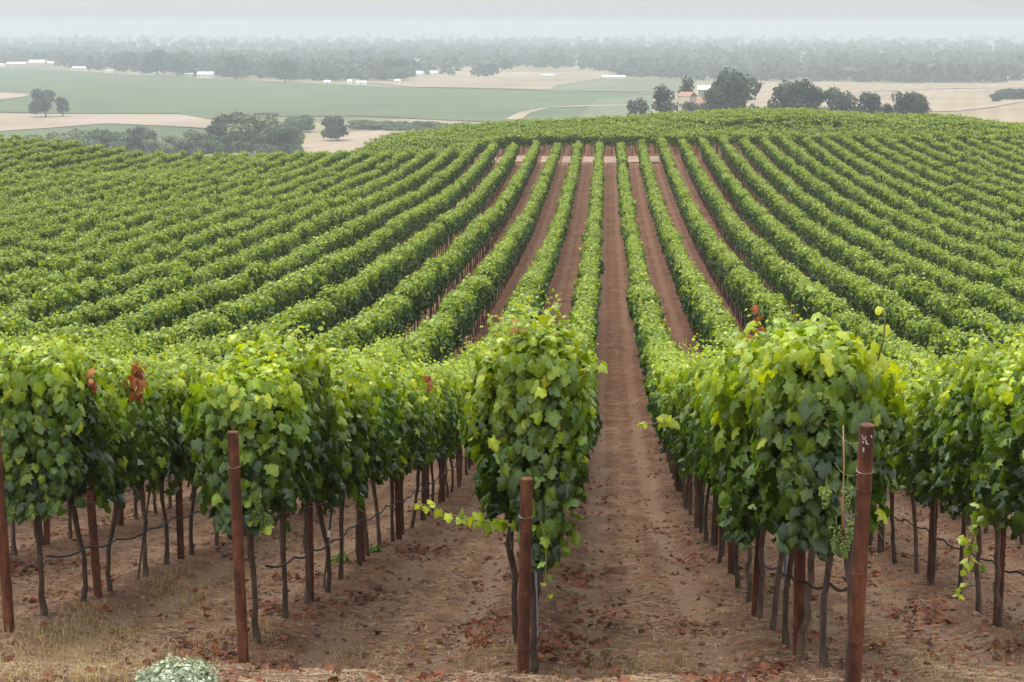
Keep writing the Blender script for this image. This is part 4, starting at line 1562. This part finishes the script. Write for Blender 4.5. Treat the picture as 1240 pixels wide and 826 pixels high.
def build_wood():
    """the wooded valley floor: a far mass of trees fading into the haze"""
    rg = np.random.default_rng(5)
    mb = MB()
    cnt = 0
    rows = []
    for _ in range(15000):
        D = 1930 * (8400 / 1930) ** (rg.random() ** 1.25)
        X = rg.uniform(-0.42, 0.33) * D
        px = 735.5 + 2126 * X / D
        front = np.interp(px, [-200, 0, 75, 235, 440, 530, 620, 700, 760, 840, 1000, 1150, 1190, 1260, 1500], [78, 79, 82, 92, 99, 90, 91, 86, 90, 94, 95, 97, 98, 88, 86])
        py = 30 + 60 * 2126 / D
        if py > front:
            continue
        gap = math.sin(X / 210 + 2.1 * math.sin(D / 410)) * math.sin(D / 190 + X / 500 + math.sin(X / 130)) + 0.4 * math.sin(X / 67 + D / 300) * math.sin(D / 90)
        if gap > 0.30 + 0.3 * rg.random() and D > 2150:
            continue
        if rg.random() > np.interp(D, [2900, 4200, 6200, 8400], [1, 0.55, 0.2, 0.08]):
            continue
        rows.append((X, D))
    rows = np.array(rows)
    zz = ground_z(rows[:, 0], rows[:, 1], False)
    for (X, D), z in zip(rows, zz):
        h = rg.uniform(9, 20)
        wd = h * rg.uniform(0.8, 1.4) * (1.0 if D < 4000 else 1.25)
        lobes = []
        for k in range(5):
            a = rg.uniform(0, 2 * PI)
            q = rg.uniform(0, 0.3) * wd
            t = rg.uniform(0.25, 0.85)
            s = wd * rg.uniform(0.2, 0.33) * (1.2 - 0.6 * t)
            lobes.append((X + math.cos(a) * q, D + math.sin(a) * q, z + h * t, s, s, h * 0.2))
        crown_leaves(rg, mb, lobes, 30 if D < 4000 else 16, wd * (0.34 if D < 4000 else 0.5), WOOD_HAZE)
    tag(mb.build('woodland', M['tree_leaf']), 'hazy belt of dark trees across the valley', 'woodland', kind='stuff')


build_wood()


# ------------------------------------------------------------------ houses of the valley
def house(cx, yb, wpx, hpx, label, wall=(0.7, 0.68, 0.62), roof=(0.5, 0.48, 0.45), depth=0.6, rz=0.0, D=None, gable=True, windows=3, name='house', roof_share=0.35, group='far white buildings in the valley'):
    if D is None:
        b = vpoint(cx, yb)
    else:
        b = at_dist(cx, yb, D)
    dist = b[1]
    s = dist / 2126
    W, H = wpx * s, hpx * s
    dp = max(min(6.0, W * 1.5), min(W * depth, 14))
    root = empty(name, b, rz)
    hw = H * (1 - roof_share)
    mb = MB()
    mb.box((-W / 2, 0, -1.5 if D is None else -6), (W / 2, dp, hw), wall)
    mb.build('wall', M['house'], root)
    mb = MB()
    e = 0.35
    # roof: gabled prism along x
    V = [(-W / 2 - e, -e, hw + 0.003), (W / 2 + e, -e, hw + 0.003), (W / 2 + e, dp + e, hw + 0.003), (-W / 2 - e, dp + e, hw + 0.003), (-W / 2 - e, dp / 2, H), (W / 2 + e, dp / 2, H)]
    mb.add(V, [(0, 1, 5, 4), (2, 3, 4, 5), (0, 4, 3), (1, 2, 5), (3, 2, 1, 0)], roof)
    mb.build('roof', M['house'], root)
    for k in range(windows):
        x = (k + 0.5) / windows * W - W / 2
        ww, wh = min(1.2, W * 0.12), min(1.4, hw * 0.4)
        mb = MB()
        mb.box((x - ww / 2, -0.06, hw * 0.35), (x + ww / 2, -0.003, hw * 0.35 + wh), (0.05, 0.055, 0.06))
        mb.build('window', M['plain'], root)
    tag(root, label, 'building', group)
    return root


WHT = (0.80, 0.79, 0.76)
CRM = (0.62, 0.54, 0.42)
house(19, 82, 24, 7, 'long cream barn at the far left edge of the valley', CRM, (0.66, 0.6, 0.5), group=None, name='barn')
house(44, 82.5, 20, 10, 'cream barn with a tall roof, second from the left', CRM, (0.66, 0.6, 0.5), name='barn')
house(60, 81, 15, 7, 'low cream shed against the tall cream barn', CRM, (0.7, 0.62, 0.5), name='shed')
house(2, 81, 6, 4, 'small white shed cut by the left edge of the photo', WHT, WHT, name='shed', windows=1)
house(95, 86.5, 16, 6, 'white sheds between the barn and the cypresses', WHT, (0.6, 0.58, 0.55), name='shed')
house(100, 72, 10, 7, 'pale gable behind the two cypresses', (0.7, 0.66, 0.5), (0.6, 0.56, 0.45))
house(134, 88, 10, 3, 'low pale shed right of the cypresses', WHT, (0.6, 0.58, 0.55), name='shed', windows=1)
house(173, 90, 8, 4, 'small pale shed left of the long white house', (0.6, 0.58, 0.52), (0.5, 0.48, 0.45), name='shed', windows=1)
house(248, 95, 19, 8, 'long bright white house at the top of the green field', WHT, (0.78, 0.77, 0.76))
house(228, 92.5, 10, 4, 'grey shed directly left of the long white house', (0.5, 0.48, 0.45), (0.6, 0.58, 0.56), name='shed', windows=1)
house(316, 86, 16, 4.5, 'bright white roof among the trees above the green field', WHT, WHT, name='shed', windows=1)
house(396, 102.5, 8, 5, 'small white shed on the upper edge of the green field', WHT, WHT, name='shed', windows=1)
house(423, 102.5, 5, 6, 'white hut left of the twin white sheds', WHT, WHT, name='shed', windows=1)
house(437, 103, 12, 5, 'twin white sheds at the edge of the hay field', WHT, WHT, name='shed', windows=1)
house(481, 101, 7, 5, 'white shed left of the hay field by the track', WHT, (0.7, 0.68, 0.6), name='shed', windows=1)
house(508, 95, 8, 9, 'tall white house above the hay field', WHT, (0.6, 0.6, 0.6), windows=2)
house(525, 93.5, 9, 8, 'white house right of the tall white house', WHT, (0.6, 0.6, 0.6), windows=2)
house(398, 76, 5, 8, 'narrow white tower house deep in the wood', WHT, WHT, windows=1)
house(505, 78, 12, 8, 'pale house deep in the haze above the hay field', WHT, (0.6, 0.6, 0.6), windows=2)
house(588, 89, 8, 6, 'pale house behind the right end of the hay field', WHT, (0.6, 0.58, 0.56), windows=1)
house(663, 94, 16, 4, 'pale low shed on the ridge of the hay field', (0.6, 0.6, 0.58), (0.55, 0.55, 0.55), name='shed', windows=1)
house(743, 95, 28, 3.5, 'very long low white greenhouse beyond the scrub field', WHT, WHT, name='greenhouse', windows=5)
house(838, 71, 6, 7, 'white house in the wood, left of the wide white roof', WHT, WHT, windows=1)
house(857, 70, 11, 6, 'wide white roof in the wood above the farm trees', WHT, WHT, windows=1)
house(1049, 98, 9, 5, 'white shed at the back of the dry pasture', WHT, WHT, name='shed', windows=1)
house(1061, 98.5, 6, 5, 'smaller grey white shed beside the white shed', (0.6, 0.62, 0.62), WHT, name='shed', windows=1)
house(1047, 79, 4, 5, 'tiny white house in the wood above the dry pasture', WHT, WHT, windows=1)
house(1230, 96.5, 32, 3.5, 'long white building at the right edge of the valley', WHT, WHT, name='shed', windows=4)
# the farmhouse behind the crest
fh = house(828, 137, 15, 25, 'white farmhouse with an orange tiled roof among dark trees', (0.72, 0.62, 0.52), (0.34, 0.20, 0.14), D=698, roof_share=0.2, windows=3, name='farmhouse', rz=-0.5, group=None)
fh2 = house(847, 140, 18, 22, 'lower farm wing with an orange tiled roof beside the farmhouse', (0.5, 0.38, 0.28), (0.36, 0.23, 0.16), D=704, roof_share=0.35, windows=2, name='farmhouse', rz=-0.2, group=None)
house(854, 118, 16, 14, 'pale grey farm roof between farmhouse and biggest tree', (0.5, 0.48, 0.44), (0.72, 0.71, 0.68), D=750, windows=1, name='barn', group=None)

# ------------------------------------------------------------------ haze
mb = MB()
mb.box((-8200, -45, -66), (8200, 8900, 14.0))
hz = mb.build('haze', [])
m = bpy.data.materials.new('haze_air')
m.use_nodes = True
n_ = m.node_tree
n_.nodes.remove(n_.nodes['Principled BSDF'])
pv = n_.nodes.new('ShaderNodeVolumePrincipled')
pv.inputs['Color'].default_value = (0.62, 0.685, 0.74, 1)
pv.inputs['Density'].default_value = 0.00030
pv.inputs['Anisotropy'].default_value = 0.35
n_.links.new(pv.outputs[0], n_.nodes['Material Output'].inputs['Volume'])
hz.data.materials.append(m)
tag(hz, 'pale haze filling the valley', 'haze', kind='stuff')
print('objects', len(bpy.data.objects))
